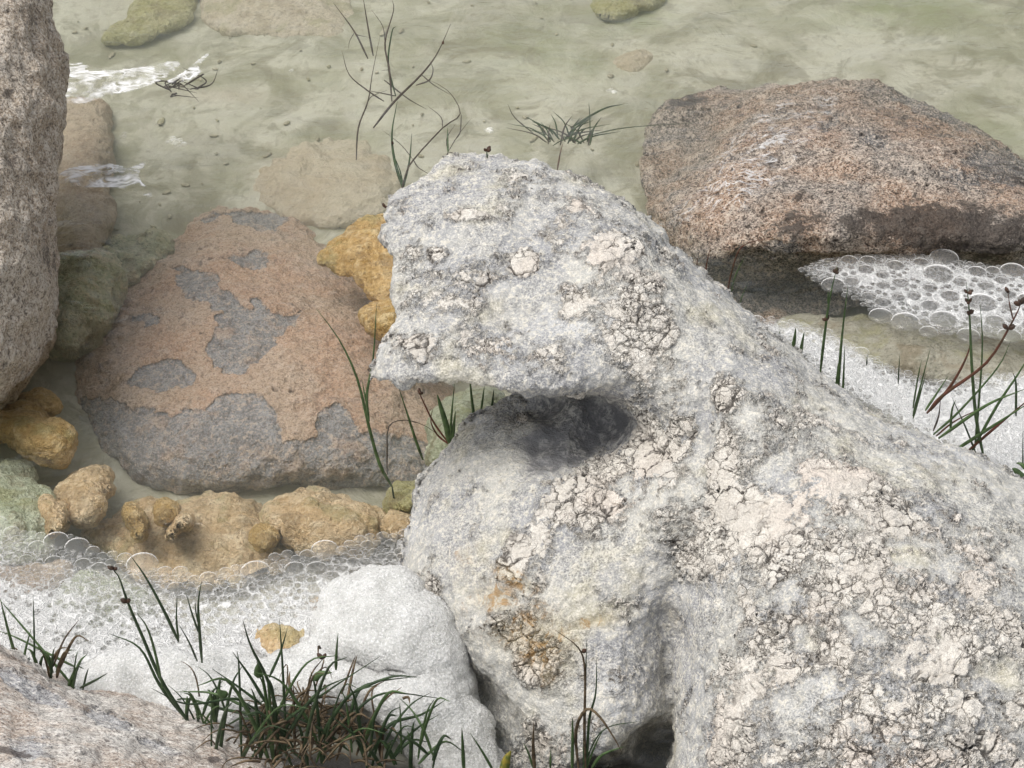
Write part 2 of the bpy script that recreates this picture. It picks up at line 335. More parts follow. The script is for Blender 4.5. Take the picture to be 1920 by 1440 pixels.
# ------------------------------------------------------------------ rocks
def finish(V, F, vox, amp=1., seed=1, sm=4, mid=1.):
    me = remesh(V, F, vox, sm); P = getv(me); N = getn(me)
    d = fbm(P, 9, 3, seed)*.010*amp + fbm(P, 30, 3, seed+3)*.0045*amp*mid
    setv(me, P+N*d[:, None]); return me
def blobs(me, name, L, lo=0., P=None):
    P = getv(me) if P is None else P; X, Y = topx(P); a = np.full(len(P), float(lo))
    for b in L:
        x, y, rx, ry = b[:4]; an = b[4] if len(b) > 4 else 0; k = b[5] if len(b) > 5 else 1.
        a = np.maximum(a, k*gz(X, Y, x, y, rx, ry, an)**.7) if k > 0 else np.minimum(a, 1-(-k)*gz(X, Y, x, y, rx, ry, an)) 
    attr(me, name, a)
def polymask(me, name, polys, soft=14, add=None):
    P = getv(me); X, Y = topx(P); X = X+fbm(P, 40, 4, 2)*16; Y = Y+fbm(P, 40, 4, 5)*16; a = np.zeros(len(P))
    for p in polys:
        p = np.array(p, float); d = np.full(len(P), 1e9); sel = (X > p[:, 0].min()-40) & (X < p[:, 0].max()+40) & (Y > p[:, 1].min()-40) & (Y < p[:, 1].max()+40)
        x = X[sel]; y = Y[sel]; dd = np.full(len(x), 1e9)
        for i in range(len(p)):
            A = p[i]; B = p[(i+1) % len(p)]; e = B-A; t = np.clip(((x-A[0])*e[0]+(y-A[1])*e[1])/(e@e), 0, 1)
            dd = np.minimum(dd, np.hypot(x-A[0]-t*e[0], y-A[1]-t*e[1]))
        s = np.where(inside(p, x, y), 1, -1)*dd; d[:] = -1e9; d[sel] = s
        a = np.maximum(a, np.clip(.5+d/(2*soft), 0, 1))
    for b in add or (): a = np.maximum(a, b[5]*gz(X, Y, *b[:5])**.7)
    attr(me, name, a)

# the hook-shaped rock
body = [(690,712),(703,682),(708,655),(722,640),(735,610),(741,575),(737,545),(738,520),(733,500),(741,485),(728,470),(714,458),(718,435),(727,425),(720,405),(735,383),(760,362),(785,345),(800,325),(825,300),(850,287),(885,283),(930,291),(965,298),(1005,305),(1050,325),(1090,340),(1130,365),(1165,385),(1200,415),(1230,445),(1265,480),(1300,507),(1335,535),(1370,562),(1410,597),(1450,627),(1500,665),(1550,705),(1600,745),(1650,778),(1700,800),(1750,820),(1800,840),(1850,862),(1900,890),(1960,930),(2100,1010),(2300,1150),(2450,1400),(2450,1750),(1300,1750),(1262,1500),(1256,1440),(1272,1400),(1264,1330),(1250,1260),(1256,1200),(1250,1130),(1262,1040),(1275,960),(1262,880),(1225,815),(1165,772),(1100,752),(1060,760),(1020,752),(985,750),(950,736),(920,730),(880,727),(855,718),(820,722),(790,718),(760,730),(725,722)]
lobe = [(742,1085),(752,1020),(770,960),(782,900),(812,868),(842,830),(868,790),(905,765),(950,745),(1000,700),(1100,640),(1250,640),(1400,700),(1500,800),(1560,1000),(1500,1300),(1400,1500),(1320,1700),(960,1700),(945,1500),(940,1440),(935,1390),(905,1345),(868,1300),(820,1270),(790,1210),(758,1180),(750,1130)]
pb = at(1300, 1500, -.1); nb = (0, -.5, .87)
def f_body(X, Y, s):
    h = .27*s+.055*(1-np.exp(-s*14)); hd = 1/(1+np.exp((X-1130)/50))*(1/(1+np.exp((Y-900)/40)))
    h = h*(1-hd)+hd*(np.interp(Y, [280, 600, 730], [.02, .12, .165])*(1-np.exp(-s*40))+.11*s)
    h = h+.012*gz(X, Y, 800, 640, 140, 70, -12)*np.clip(s*5, 0, 1) - .02*gz(X, Y, 960, 600, 120, 50, -25)
    h = h-.008*gz(X, Y, 1325, 800, 22, 130, 4)-.012*gz(X, Y, 1440, 900, 50, 90, 30)+.02*gz(X, Y, 1400, 760, 60, 140, -35)
    return np.where(s > 0, np.maximum(h, 0.), 0)
def sgrid(poly, X, Y, st=8):
    p = smooth_poly(poly, 1); lo = p.min(0)-24; hi = p.max(0)+24; xs = np.arange(lo[0], hi[0], st); ys = np.arange(lo[1], hi[1], st); A, B = np.meshgrid(xs, ys); m = inside(p, A, B); u = poisson(m); s = np.sqrt(np.clip(u/u.max(), 0, 1))
    fx = np.clip((X-xs[0])/st, 0, len(xs)-1.001); fy = np.clip((Y-ys[0])/st, 0, len(ys)-1.001); ix = fx.astype(int); iy = fy.astype(int); fx -= ix; fy -= iy
    return (s[iy, ix]*(1-fx)+s[iy, ix+1]*fx)*(1-fy)+(s[iy+1, ix]*(1-fx)+s[iy+1, ix+1]*fx)*fy
def f_lobe(X, Y, s):
    sl, sb = sgrid(lobe, X, Y), sgrid(body, X, Y)
    h = .205*sl-.055-.3*(sl <= 0)
    h = h-.036*gz(X, Y, 1090, 830, 95, 62, -15)-.03*gz(X, Y, 1000, 770, 60, 22, -20)+.012*gz(X, Y, 1075, 800, 25, 60, 25)-.02*gz(X, Y, 1130, 790, 40, 50)
    wn = fbm(np.stack([X.ravel(), Y.ravel(), 0*X.ravel()], 1), .02, 4, 3).reshape(X.shape)*9; h = h-.13*gz(X+wn, Y+wn*.8, 1236, 1408, 50, 46, -35)-.10*gz(X, Y+wn, 1165, 1455, 75, 30, -8)-.03*gz(X+wn, Y, 1262, 1290, 26, 90)-.03*gz(X, Y, 1300, 1290, 60, 180)-.025*gz(X, Y, 1235, 1240, 40, 120, 4)
    h = h-.045*gz(X, Y, 825, 1180, 13, 75, -22)+.05*gz(X, Y, 1270, 930, 80, 120)
    h = h-.035*gz(X, Y, 905, 1300, 20, 70, -45)+.02*gz(X, Y, 790, 1130, 25, 50)
    b = f_body(X, Y, sb)-.004-.4*(sb <= 0)-.4/(1+np.exp((X-1120)/18))/(1+np.exp((Y-850)/18)); k = .012+.075/(1+np.exp((Y-1090)/45))
    q = np.clip(.5+.5*(b-h)/k, 0, 1); return h*(1-q)+b*q+k*q*(1-q)
lower = lobe[:13]+[(1100,640),(1250,610),(1380,680),(1560,800),(1800,930),(2000,1050),(2280,1250),(2400,1450),(2400,1720),(960,1700)]+lobe[18:]
Vb, Fb = relief(jag([(x-5*(x < 800)-2*(y < 400), y-3*(y < 500)+3*((y > 690) & (x < 1000))) for x, y in body], 5.5, 1), pb, nb, f_body, .22, 3, 0)
Xb, Yb = topx(Vb); nb_ = np.array(nb)/np.linalg.norm(nb); Bb = onplane(Xb, Yb, pb, nb_); wb = np.linalg.norm(Bb-CAM, axis=1)-np.linalg.norm(Vb-CAM, axis=1)
sb_ = np.clip((np.interp(Yb, [280, 600, 730], [.0, .07, .125])-wb)*.6, 0, .08)/(1+np.exp((Xb-1080)/30))
Vb = Vb+UP*(sb_*np.clip((Yb-560)/120, 0, 1))[:, None]+RT*(sb_*np.clip((850-Xb)/120, 0, 1)*.8)[:, None]
V, F = join([(Vb, Fb), relief(jag(lower, 5, 2), pb, nb, f_lobe, .24, 3, 0)])
me = finish(V, F, .0016, .65, 1, 3)
P_ = getv(me); setv(me, P_+getn(me)*(fbm(P_, 85, 3, 6)*.0023)[:, None])
blobs(me, 'crust', [(1150,470,50,40),(1190,560,60,60,40),(1080,565,45,30,30),(1200,640,65,55),(870,405,35,16),(825,480,22,18),(780,655,40,25),(985,490,25,30),
  (1365,745,40,28,80),(1365,850,26,80),(1345,940,25,50),(1200,830,90,60,40),(1130,880,110,40,-20),(1085,745,70,14,-8),(1130,775,14,40,20),(1100,945,80,35,-10),(1330,1030,90,75),(1400,1000,120,80,30,1.),(1600,1060,220,130,25,.66),(1800,1250,260,220,0,.62),(1500,1200,200,120,20,.56),(1345,900,30,110,0,.9),(1345,1000,60,60),
  (1620,940,130,50,28),(1700,1400,260,120,0,.68),(1400,1400,80,130,0,.7),(985,1040,50,50,0,.8),(980,1180,60,60,0,.8),(1010,1240,60,50,0,.8),(1390,1290,60,120,0,.7),(800,1140,26,60),(1040,1400,150,60,0,.6),(1290,800,30,20),(1370,1370,40,80),(1000,780,40,16,-20),(900,640,80,60,0,.5),(1300,470,100,40,40,.3),(860,560,110,70,0,.45),(780,540,40,90,0,.5),(1000,350,120,40,20,.4),(1060,420,60,50,0,.5),(950,660,160,40,5,.4),(1480,800,120,60,35,.45),(880,1000,80,60,0,.35)], .17)
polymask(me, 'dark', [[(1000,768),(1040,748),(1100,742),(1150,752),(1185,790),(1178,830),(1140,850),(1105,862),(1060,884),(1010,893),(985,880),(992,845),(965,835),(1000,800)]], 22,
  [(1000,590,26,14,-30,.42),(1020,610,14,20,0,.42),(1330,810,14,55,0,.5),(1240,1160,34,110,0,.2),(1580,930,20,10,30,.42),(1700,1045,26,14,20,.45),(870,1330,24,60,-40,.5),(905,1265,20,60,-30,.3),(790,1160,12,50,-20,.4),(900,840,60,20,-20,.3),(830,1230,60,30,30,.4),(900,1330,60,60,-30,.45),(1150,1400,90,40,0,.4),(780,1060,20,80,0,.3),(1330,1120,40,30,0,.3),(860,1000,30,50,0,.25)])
blobs(me, 'rust', [(960,1085,60,20,30,.8),(930,1120,50,35,0,.8),(1010,1200,80,60,40,.9),(970,1190,70,40,0,.8),(1110,1165,55,14,-10,.9),(870,1060,60,60,0,.4),(820,1200,60,60,0,.35),(900,1300,60,60,0,.35),(1030,1260,25,40,0,.7),(1260,1150,16,40,-30,.5)])
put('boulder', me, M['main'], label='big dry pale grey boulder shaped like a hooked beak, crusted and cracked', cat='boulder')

def rock(name, poly, p0, n, hf, hb, vox, mat, label, cat='boulder', grey=None, dark=None, gpoly=None, step=4, amp=1., seed=1, group=None, its=1, ochre=None, post=None, mid=1., rough=1.):
    V, F = relief(poly, p0, n, hf, hb, step, its); me = finish(V, F, vox, amp, seed, 3, mid); P_ = getv(me); setv(me, P_+getn(me)*(fbm(P_, 70, 3, seed)*.003*rough)[:, None])
    if gpoly: polymask(me, 'grey', gpoly)
    else: blobs(me, 'grey', grey or [])
    blobs(me, 'dark', dark or [])
    if ochre: blobs(me, 'ochre', ochre)
    return put(name, me, mat, label=label, cat=cat, group=group)
FLAT = (0, 0, 1.)
rock('boulder', [(-420,-150),(60,-120),(85,-20),(92,30),(112,80),(123,140),(120,230),(110,320),(104,400),(110,480),(112,540),(98,600),(88,650),(50,712),(15,760),(-60,800),(-420,800)],
     at(60, 700, -.02), (.25, -.55, .8), lambda X, Y, s: .22*s, .2, .003, M['left'], 'tall speckled beige boulder cut by the left edge of the photo', dark=[(20,300,20,60,0,.5),(60,30,30,30,0,.5),(90,480,25,90,0,.45),(15,170,25,20,0,.6)], seed=4)
rock('boulder', [(-300,1080),(-60,1190),(20,1215),(70,1245),(150,1280),(230,1308),(310,1335),(370,1360),(440,1385),(500,1420),(540,1450),(620,1520),(640,1750),(-300,1750)],
     at(250, 1420, .0), (0.1, -.4, .9), .14, .16, .0022, M['corner'], 'whitish pink boulder filling the bottom left corner', grey=[(60,1290,90,20,25,.8),(200,1350,60,20,20,.7),(60,1400,60,30,0,.6),(300,1400,60,12,20,.6)], dark=[(150,1290,90,8,22,.5),(20,1410,40,8,10,.8),(400,1425,12,8,0,.9)], seed=5)
def f_right(X, Y, s):
    d = (X-1225)*.72+(Y-430)*.69; a = .235*s; b = (.095+np.where(d > 0, .0009*d, 0.0015*d))/.68; b2 = (.095+np.where(Y < 488+.0*X, .0013, .0016)*(488-Y))/.68; kk = .03; q2 = np.clip(.5+.5*(b2-b)/kk, 0, 1); b = b2*(1-q2)+b*q2-kk*q2*(1-q2); b = np.maximum(b, .012); k = .03
    hh = np.clip(.5+.5*(b-a)/k, 0, 1); return np.maximum(b*(1-hh)+a*hh-k*hh*(1-hh), .02*s)+.045*gz(X, Y, 1900, 400, 110, 60)*(s > .05)
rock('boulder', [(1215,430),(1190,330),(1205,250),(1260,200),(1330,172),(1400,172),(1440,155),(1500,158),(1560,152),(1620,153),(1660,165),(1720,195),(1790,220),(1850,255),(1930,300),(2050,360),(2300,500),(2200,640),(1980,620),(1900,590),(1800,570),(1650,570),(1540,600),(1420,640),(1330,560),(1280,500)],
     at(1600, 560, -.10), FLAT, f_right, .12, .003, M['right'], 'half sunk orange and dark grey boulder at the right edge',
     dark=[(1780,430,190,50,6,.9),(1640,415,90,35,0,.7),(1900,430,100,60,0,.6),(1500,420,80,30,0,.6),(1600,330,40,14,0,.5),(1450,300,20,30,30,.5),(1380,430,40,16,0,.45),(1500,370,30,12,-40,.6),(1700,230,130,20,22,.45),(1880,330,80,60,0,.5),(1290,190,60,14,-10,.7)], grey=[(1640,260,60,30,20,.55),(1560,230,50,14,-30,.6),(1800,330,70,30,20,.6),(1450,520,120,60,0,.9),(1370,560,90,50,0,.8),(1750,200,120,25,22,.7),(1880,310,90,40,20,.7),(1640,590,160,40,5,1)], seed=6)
gp = [[(330,500),(400,520),(440,560),(455,590),(400,580),(340,545)],[(405,600),(440,575),(480,560),(520,590),(560,585),(545,620),(490,650),(455,700),(400,680),(395,640)],[(260,690),(320,675),(355,690),(350,730),(270,735),(245,720)],
      [(150,760),(200,745),(300,775),(335,780),(390,755),(425,730),(480,745),(515,760),(520,800),(530,830),(570,820),(590,790),(615,755),(650,760),(665,800),(720,810),(790,830),(900,950),(600,960),(240,940),(150,840)],[(250,600),(290,590),(300,605),(260,610)],[(425,480),(500,478),(510,500),(450,500)],[(380,400),(440,398),(540,410),(520,440),(470,430)]]
rock('boulder', [(135,690),(165,620),(220,560),(275,500),(330,440),(380,400),(440,390),(520,395),(580,425),(620,470),(690,540),(780,640),(880,760),(920,860),(880,930),(760,925),(650,915),(520,925),(400,935),(300,930),(225,900),(170,850),(140,780)],
     at(450, 800, -.14), FLAT, lambda X, Y, s: .145*s-.012*gz(X,Y,520,620,120,30,-30), .08, .0022, M['sub'], 'large sunken pink boulder with grey bare patches under clear water', gpoly=gp, dark=[(200,700,60,40,0,.4),(300,830,120,40,0,.35),(260,900,60,20,0,.5),(380,840,80,30,0,.4)], seed=8, amp=.8)
# smaller stones: (name, outline, base level, height, material, label, category)
def stone(poly, z, h, mat, label, grp=None, vox=.0025, amp=.8, seed=1, name='stone', its=1, **kw):
    c = np.mean(poly, 0); wd_ = np.ptp(np.array(poly), 0).min(); poly = jag(smooth_poly(poly, 1), min(7, wd_*.07), seed); its = 0; return rock(name, poly, at(c[0], c[1], z), FLAT, h, .05, vox, mat, label, 'stone', seed=seed, step=3 if max(np.ptp(np.array(poly), 0)) < 400 else 4, amp=amp*1.5, mid=1.6, group=grp or 'stones lying in the shallow water', its=its, **kw)
stone([(598,470),(615,448),(650,425),(690,410),(720,400),(800,420),(820,500),(780,560),(735,570),(700,560),(695,535),(640,520),(605,500)], -.02, .018, M['ochre'], 'thin jagged ochre yellow plate of stone behind the beak of the big rock', seed=11, vox=.0022, amp=.5)
stone([(680,590),(690,572),(720,562),(760,560),(800,600),(780,640),(725,628),(685,612)], -.03, .05, M['ochre'], 'small ochre stone close under the larger ochre plate behind the beak', seed=12, vox=.002, amp=.5)
stone([(0,770),(40,765),(85,775),(130,800),(143,830),(132,862),(110,860),(60,845),(15,822),(-40,800),(-40,780)], -.05, .045, M['ochre'], 'ochre oblong stone at the foot of the left boulder', seed=13, vox=.002, amp=.6)
stone([(30,740),(70,733),(110,745),(115,775),(60,780),(25,765)], -.08, .05, M['ochre'], 'dim brown stone deeper in the gap beside the left boulder', seed=14, amp=.5)
stone([(105,905),(130,885),(175,868),(212,872),(218,895),(205,935),(175,975),(140,985),(125,960),(108,930)], -.07, .042, M['ochre2'], 'tan stone with a green lower edge beside the greenish stone', seed=15, vox=.002, amp=.6)
stone([(-60,850),(0,858),(40,875),(75,905),(95,950),(105,1000),(85,1040),(20,1060),(-60,1060)], -.07, .08, M['green'], 'pale green rounded stone at the left edge', seed=16, amp=.6)
stone([(75,925),(105,940),(125,965),(132,985),(110,1005),(90,1015),(80,980)], -.05, .045, M['ochre2'], 'narrow tan lump pressed against the pale green stone', seed=17, vox=.002, amp=.6)
stone([(140,1000),(200,985),(240,950),(290,935),(380,928),(470,935),(490,960),(530,990),(560,1040),(520,1080),(440,1105),(360,1110),(290,1090),(220,1050)], -.105, .030, M['ochre2'], 'flat orange ochre slab under shallow water above the foam', seed=18, amp=.6)
stone([(228,950),(250,945),(268,965),(275,1000),(262,1015),(243,1005),(232,975)], -.06, .03, M['ochre'], 'finger shaped ochre lump standing on the left of the ochre slab', seed=19, vox=.0018, amp=.3)
stone([(290,945),(315,940),(335,955),(320,980),(295,975)], -.065, .03, M['ochre'], 'round brown ochre lump on the middle of the ochre slab', seed=20, vox=.0018, amp=.3)
stone([(310,1005),(330,975),(355,965),(362,975),(340,1000),(320,1018)], -.06, .03, M['ochre2'], 'slanting light ochre lump on the middle of the ochre slab', seed=21, vox=.0018, amp=.3)
stone([(475,1000),(490,982),(510,985),(522,1005),(510,1030),(480,1025)], -.07, .03, M['ochre'], 'small ochre block at the right end of the ochre slab', seed=22, vox=.0018, amp=.3)
stone([(485,955),(520,930),(560,905),(610,905),(660,925),(710,940),(722,965),(715,1000),(690,1025),(640,1035),(590,1030),(540,1010),(500,985)], -.085, .058, M['ochre2'], 'rough orange beige stone left of the big rock just breaking the water', seed=23, vox=.0022, amp=.9)
stone([(715,935),(745,905),(780,885),(830,880),(860,930),(820,970),(760,975),(725,965)], -.07, .07, M['yellow'], 'yellow green mossy stone against the left flank of the big rock', seed=24, vox=.0025, amp=.9)
stone([(722,985),(740,968),(765,972),(780,990),(770,1008),(735,1008)], -.05, .04, M['ochre2'], 'small tan stone between the orange stone and the big rock', seed=25, vox=.002, amp=.6)
stone([(795,860),(800,800),(830,760),(870,735),(930,730),(960,800),(900,880),(830,890)], -.07, .09, M['green'], 'whitish green stone showing in the gap under the beak', seed=26, amp=.5)
stone([(-60,1060),(0,1052),(60,1050),(120,1062),(130,1090),(110,1120),(40,1135),(-60,1130)], -.08, .07, M['dull'], 'pinkish brown stone under the foam by the left edge', seed=27, amp=.7)
stone([(90,1170),(110,1110),(150,1085),(200,1090),(250,1110),(290,1150),(290,1210),(220,1240),(120,1230)], -.08, .07, M['green'], 'pale green stone dimly seen through the bubbles', seed=28, amp=.5)
stone([(450,1200),(470,1180),(520,1185),(560,1210),(600,1215),(580,1245),(520,1250),(470,1235)], -.04, .05, M['ochre2'], 'orange brown stone poking out between foam and mound', seed=29, vox=.002, amp=.9)
stone([(560,1160),(590,1120),(640,1100),(680,1120),(660,1170),(600,1190)], -.07, .055, M['ochre2'], 'tan stone below the bubble raft beside the foam mound', seed=30, amp=.8)
stone([(195,70),(215,50),(250,35),(262,-40),(350,-50),(365,10),(360,45),(300,65),(240,80),(205,86)], -.128, .045, M['yellow'], 'yellowish sunken stone near the top left of the pool', seed=31, vox=.004, amp=.5)
stone([(372,30),(380,-60),(640,-60),(672,20),(660,65),(620,100),(560,80),(480,68),(400,62)], -.13, .042, M['slab'], 'wide flat pale slab under water at the top of the pool', seed=32, vox=.004, amp=.3)
stone([(90,200),(140,180),(195,195),(215,260),(205,340),(220,400),(200,470),(150,530),(90,600)], -.12, .08, M['dull'], 'brownish sunken boulder along the right foot of the left boulder', seed=33, vox=.004, amp=.6)
stone([(460,370),(470,320),(530,280),(600,260),(680,270),(740,300),(760,380),(650,440),(540,420)], -.135, .045, M['bedstone'], 'broad pinkish sunken rock left of the head of the big rock', seed=34, vox=.004, amp=.6)
stone([(1145,110),(1180,85),(1230,95),(1240,130),(1190,150),(1150,140)], -.13, .03, M['bedstone'], 'small pink stone on the pale bed behind the big rock', seed=36, vox=.004, amp=.4)
stone([(1420,600),(1560,590),(1750,610),(1990,660),(2050,720),(1850,740),(1650,700),(1500,660)], -.06, .05, M['dslab'], 'smooth grey green stone under water between the two foam strips', seed=39, vox=.004, amp=.3)
stone([(1100,10),(1160,-30),(1260,-20),(1240,10),(1170,35),(1120,40)], -.12, .035, M['yellow'], 'yellow green stone at the top edge of the pool', seed=40, vox=.004, amp=.4)

# ------------------------------------------------------------------ bed and water
def bedz(x, y):
    P = np.stack([x.ravel(), y.ravel(), 0*x.ravel()], 1)
    z = -.125+.014*fbm(P, 3, 4, 2).reshape(x.shape)+.004*fbm(P, 14, 3, 4).reshape(x.shape)
    bank = np.clip((-.40-y)/.22, 0, 1); bank = bank*bank*(3-2*bank)
    return z+bank*(.12+.02*fbm(P, 12, 3, 9).reshape(x.shape))
def warpgrid(n, far=40.):
    u = np.linspace(-1, 1, n); return np.sign(u)*(np.abs(u)*1.1+np.maximum(np.abs(u)-.6, 0)**3*far*15)
g1 = warpgrid(601, 40/.96/1.0); X, Y = np.meshgrid(g1, g1)
Z = bedz(X, Y); V = np.stack([X, Y, Z], -1).reshape(-1, 3); n = 601
I = np.arange(n*n).reshape(n, n); F = np.stack([I[:-1, :-1], I[:-1, 1:], I[1:, 1:], I[1:, :-1]], -1).reshape(-1, 4)
Xp, Yp = topx(V); V[:, 2] += .055*gz(Xp, Yp, 590, 1420, 170, 75)+.03*gz(Xp, Yp, 1100, 1470, 200, 60); me = mkmesh(V, F); blobs(me, 'green', [(1100,130,140,50,0,.4),(1170,20,90,40,0,.9),(1700,20,200,40,0,.7),(1000,100,120,80,0,.5),(240,560,90,40,-40,.9),(160,600,40,60,0,1.),(300,470,90,40,-30,.6),(1840,250,120,60,0,.5)])
blobs(me, 'pink', [(1180,120,60,40,0,.3),(600,340,120,70,0,.5),(1180,560,80,80,0,.4),(420,180,120,20,0,.4),(1300,300,100,80,0,.4)])
attr(me, 'soil', np.clip((-.44-V[:, 1])/.06, 0, 1))
put('ground', me, M['bed'], kind='structure', base=np.zeros(3))
# litter on the bed: flakes, leaf bits and pebbles
a = random.Random(31); Vs = []
for i in range(110):
    x = a.choice([a.uniform(110, 760), a.uniform(760, 1500), a.uniform(110, 600)]); y = a.uniform(-20, 420); r = a.uniform(.8, 3.6)*.0006*a.choice([1, 1, 1.6]); c = at(x, y, -.115); c[2] = bedz(np.array([[c[0]]]), np.array([[c[1]]]))[0, 0]+.002; an = a.uniform(0, 3.14); el = a.uniform(1, 3.2)
    T = np.array([(math.cos(t)*math.cos(f), math.sin(t)*math.cos(f), math.sin(f)) for f in (-.6, 0, .8, 1.55) for t in np.linspace(0, 6.283, 9)[:-1]]); T = T*(1+.25*np.random.default_rng(i).random((len(T), 1))); T = T*np.array([r*el, r, r*.3])
    Rm = np.array([[math.cos(an), -math.sin(an), 0], [math.sin(an), math.cos(an), 0], [0, 0, 1]]); I = np.arange(32).reshape(4, 8); J = np.roll(I, -1, 1); Vs.append((T@Rm.T+c, np.stack([I[:-1], J[:-1], J[1:], I[1:]], -1).reshape(-1, 4)))
V, F = join(Vs); put('litter', mkmesh(V, F), mat_algae('bed_litter', (.30, .27, .18), (.44, .41, .30), (.55, .5, .38), .2), kind='stuff', label='small flakes and leaf bits lying on the pale bed', cat='litter')
# water: closed box whose top is the surface
gx = warpgrid(5, 40/.96); e = 38.
V = np.array([(-e,-e,0),(e,-e,0),(e,e,0),(-e,e,0),(-e,-e,-1),(e,-e,-1),(e,e,-1),(-e,e,-1)], float)
me = mkmesh(V, np.array([(0,1,2,3),(7,6,5,4),(0,4,5,1),(1,5,6,2),(2,6,7,3),(3,7,4,0)]), False)
put('water', me, M['water'], kind='structure', base=np.zeros(3))

# ------------------------------------------------------------------ foam
def pack(poly, rad, N, seed, tries, over=.93, clip=None):
    r_ = np.random.default_rng(seed); p = np.array(poly, float); lo, hi = p.min(0), p.max(0); cell = .012; H = {}; out = []
    for k, fac in enumerate(tries):
        c = lo+(hi-lo)*r_.random((N, 2)); c = c[inside(p, c[:, 0], c[:, 1])]
        W = at(c[:, 0], c[:, 1], .0); R = rad(c[:, 0], c[:, 1], r_)*fac
        for (x, y, _), r in zip(W, R):
            if r < .0014: continue
            i, j = int(x//cell), int(y//cell); q = int((r+.02)//cell)+1; ok = True
            for a in range(i-q, i+q+1):
                for b in range(j-q, j+q+1):
                    for (X2, Y2, R2) in H.get((a, b), ()):
                        if (x-X2)**2+(y-Y2)**2 < ((r+R2)*over)**2: ok = False; break
                    if not ok: break
                if not ok: break
            if ok: H.setdefault((i, j), []).append((x, y, r)); out.append((x, y, r))
    return np.array(out)
def domes(B, flat=.36, z0=0.):
    rings, seg = 6, 18; V = []; 
    ph = np.linspace(0, math.pi/2, rings+1)[:-1]; th = np.linspace(0, 2*math.pi, seg, endpoint=False)
    T = np.array([(math.cos(a)*math.cos(t), math.cos(a)*math.sin(t), math.sin(a)*flat) for a in ph for t in th]+[(0, 0, flat)])
    Fq = [(r*seg+k, r*seg+(k+1) % seg, (r+1)*seg+(k+1) % seg, (r+1)*seg+k) for r in range(rings-1) for k in range(seg)]
    Fq += [((rings-1)*seg+k, (rings-1)*seg+(k+1) % seg, rings*seg, rings*seg) for k in range(seg)]
    Fq = np.array(Fq); n = len(T)
    V = B[:, None, :2]; V = np.concatenate([V+T[None, :, :2]*B[:, None, 2:3], T[None, :, 2:3]*B[:, None, 2:3]+z0+0*V[:, :, :1]], -1).reshape(-1, 3)
    q = Fq[:-seg]; tr = Fq[-seg:, :3]
    return V, np.concatenate([(q[None]+np.arange(len(B))[:, None, None]*n).reshape(-1, 4)]), (tr[None]+np.arange(len(B))[:, None, None]*n).reshape(-1, 3)
def foam_sheet(poly, B, thick, step, zf, hole=.12):
    p = np.array(poly, float); lo, hi = p.min(0), p.max(0); X, Y = np.meshgrid(np.arange(lo[0], hi[0], step), np.arange(lo[1], hi[1], step))
    P = at(X, Y, 0.); Mk = inside(p, X, Y); t = thick(X, Y)
    cell = .02; H = {}
    x = P[..., 0].ravel(); y = P[..., 1].ravel(); best = np.full(x.shape, 9.)
    xs = P[0, :, 0]
    for (bx, by, br) in B:
        if br < .003: continue
        # rows are nearly constant in y
        ry = np.where(np.abs(P[:, 0, 1]-by) < br)[0]
        if not len(ry): continue
        for rr in ry:
            cx = np.where(np.abs(P[rr, :, 0]-bx) < br)[0]
            if len(cx):
                d = np.hypot(P[rr, cx, 0]-bx, P[rr, cx, 1]-by)/br; k = rr*X.shape[1]+cx; best[k] = np.minimum(best[k], d)
    best = best.reshape(X.shape); t = t*(hole+(1-hole)*np.clip((best-.72)/.25, 0.0, 1.))
    P = P.copy(); P[..., 2] = zf(X, Y)+.0015*np.clip(best, 0, 1)
    idx = -np.ones(X.shape, int); idx[Mk] = np.arange(Mk.sum()); q = Mk[:-1, :-1] & Mk[1:, :-1] & Mk[:-1, 1:] & Mk[1:, 1:]
    F = np.stack([idx[:-1, :-1][q], idx[1:, :-1][q], idx[1:, 1:][q], idx[:-1, 1:][q]], 1)
    me = mkmesh(P[Mk], F); attr(me, 'thick', t[Mk]); return me
def foam(poly, rad, N, seed, tries, thick, label, step=2., hole=.12, over=.9):
    B = pack(poly, rad, N, seed, tries, over)
    o = put('foam', foam_sheet(poly, B, thick, step, lambda X, Y: .0015+0*X, hole), M['froth'], kind='stuff', label=label, cat='foam')
    V, q, t = domes(B)
    m1 = mkmesh(V, q); m2 = mkmesh(V, t)
    import bmesh
    bm = bmesh.new(); bm.from_mesh(m1); 
    # cap fan
    bm.verts.ensure_lookup_table()
    for f in t:
        try: bm.faces.new([bm.verts[i] for i in f]).smooth = True
        except ValueError: pass
    bm.to_mesh(m1); bm.free()
    c = put('bubbles', m1, M['bub'], parent=o); c['kind'] = 'stuff'; print('bubbles', len(B)); return o
def edge_fade(poly, w):
    p = np.array(poly, float)
    def f(X, Y):
        d = np.full(X.shape, 1e9)
        for i in range(len(p)):
            A = p[i]; B = p[(i+1) % len(p)]; e = B-A; t = np.clip(((X-A[0])*e[0]+(Y-A[1])*e[1])/(e@e+1e-9), 0, 1); d = np.minimum(d, np.hypot(X-A[0]-t*e[0], Y-A[1]-t*e[1]))
        return np.clip(d/w, 0, 1)
    return f
raft = [(-60,960),(0,985),(62,1003),(137,1005),(187,1032),(267,1055),(317,1068),(375,1080),(458,1060),(542,1036),(625,1030),(683,1005),(762,998),(800,1000),(820,1150),(780,1260),(600,1330),(400,1330),(200,1330),(60,1280),(-60,1260)]
ef = edge_fade(raft, 60)
def r1(x, y, r):
    edge = np.interp(x, [-60,0,62,137,187,267,317,375,458,542,625,683,762,820], [960,985,1003,1005,1032,1055,1068,1080,1060,1036,1030,1005,998,1000]); d = y-edge
    return (np.clip(.0080-d*.00004, .0024, .0078)*(.45+.75*r.random(len(x))**1.5)+(r.random(len(x)) < .05)*.002)
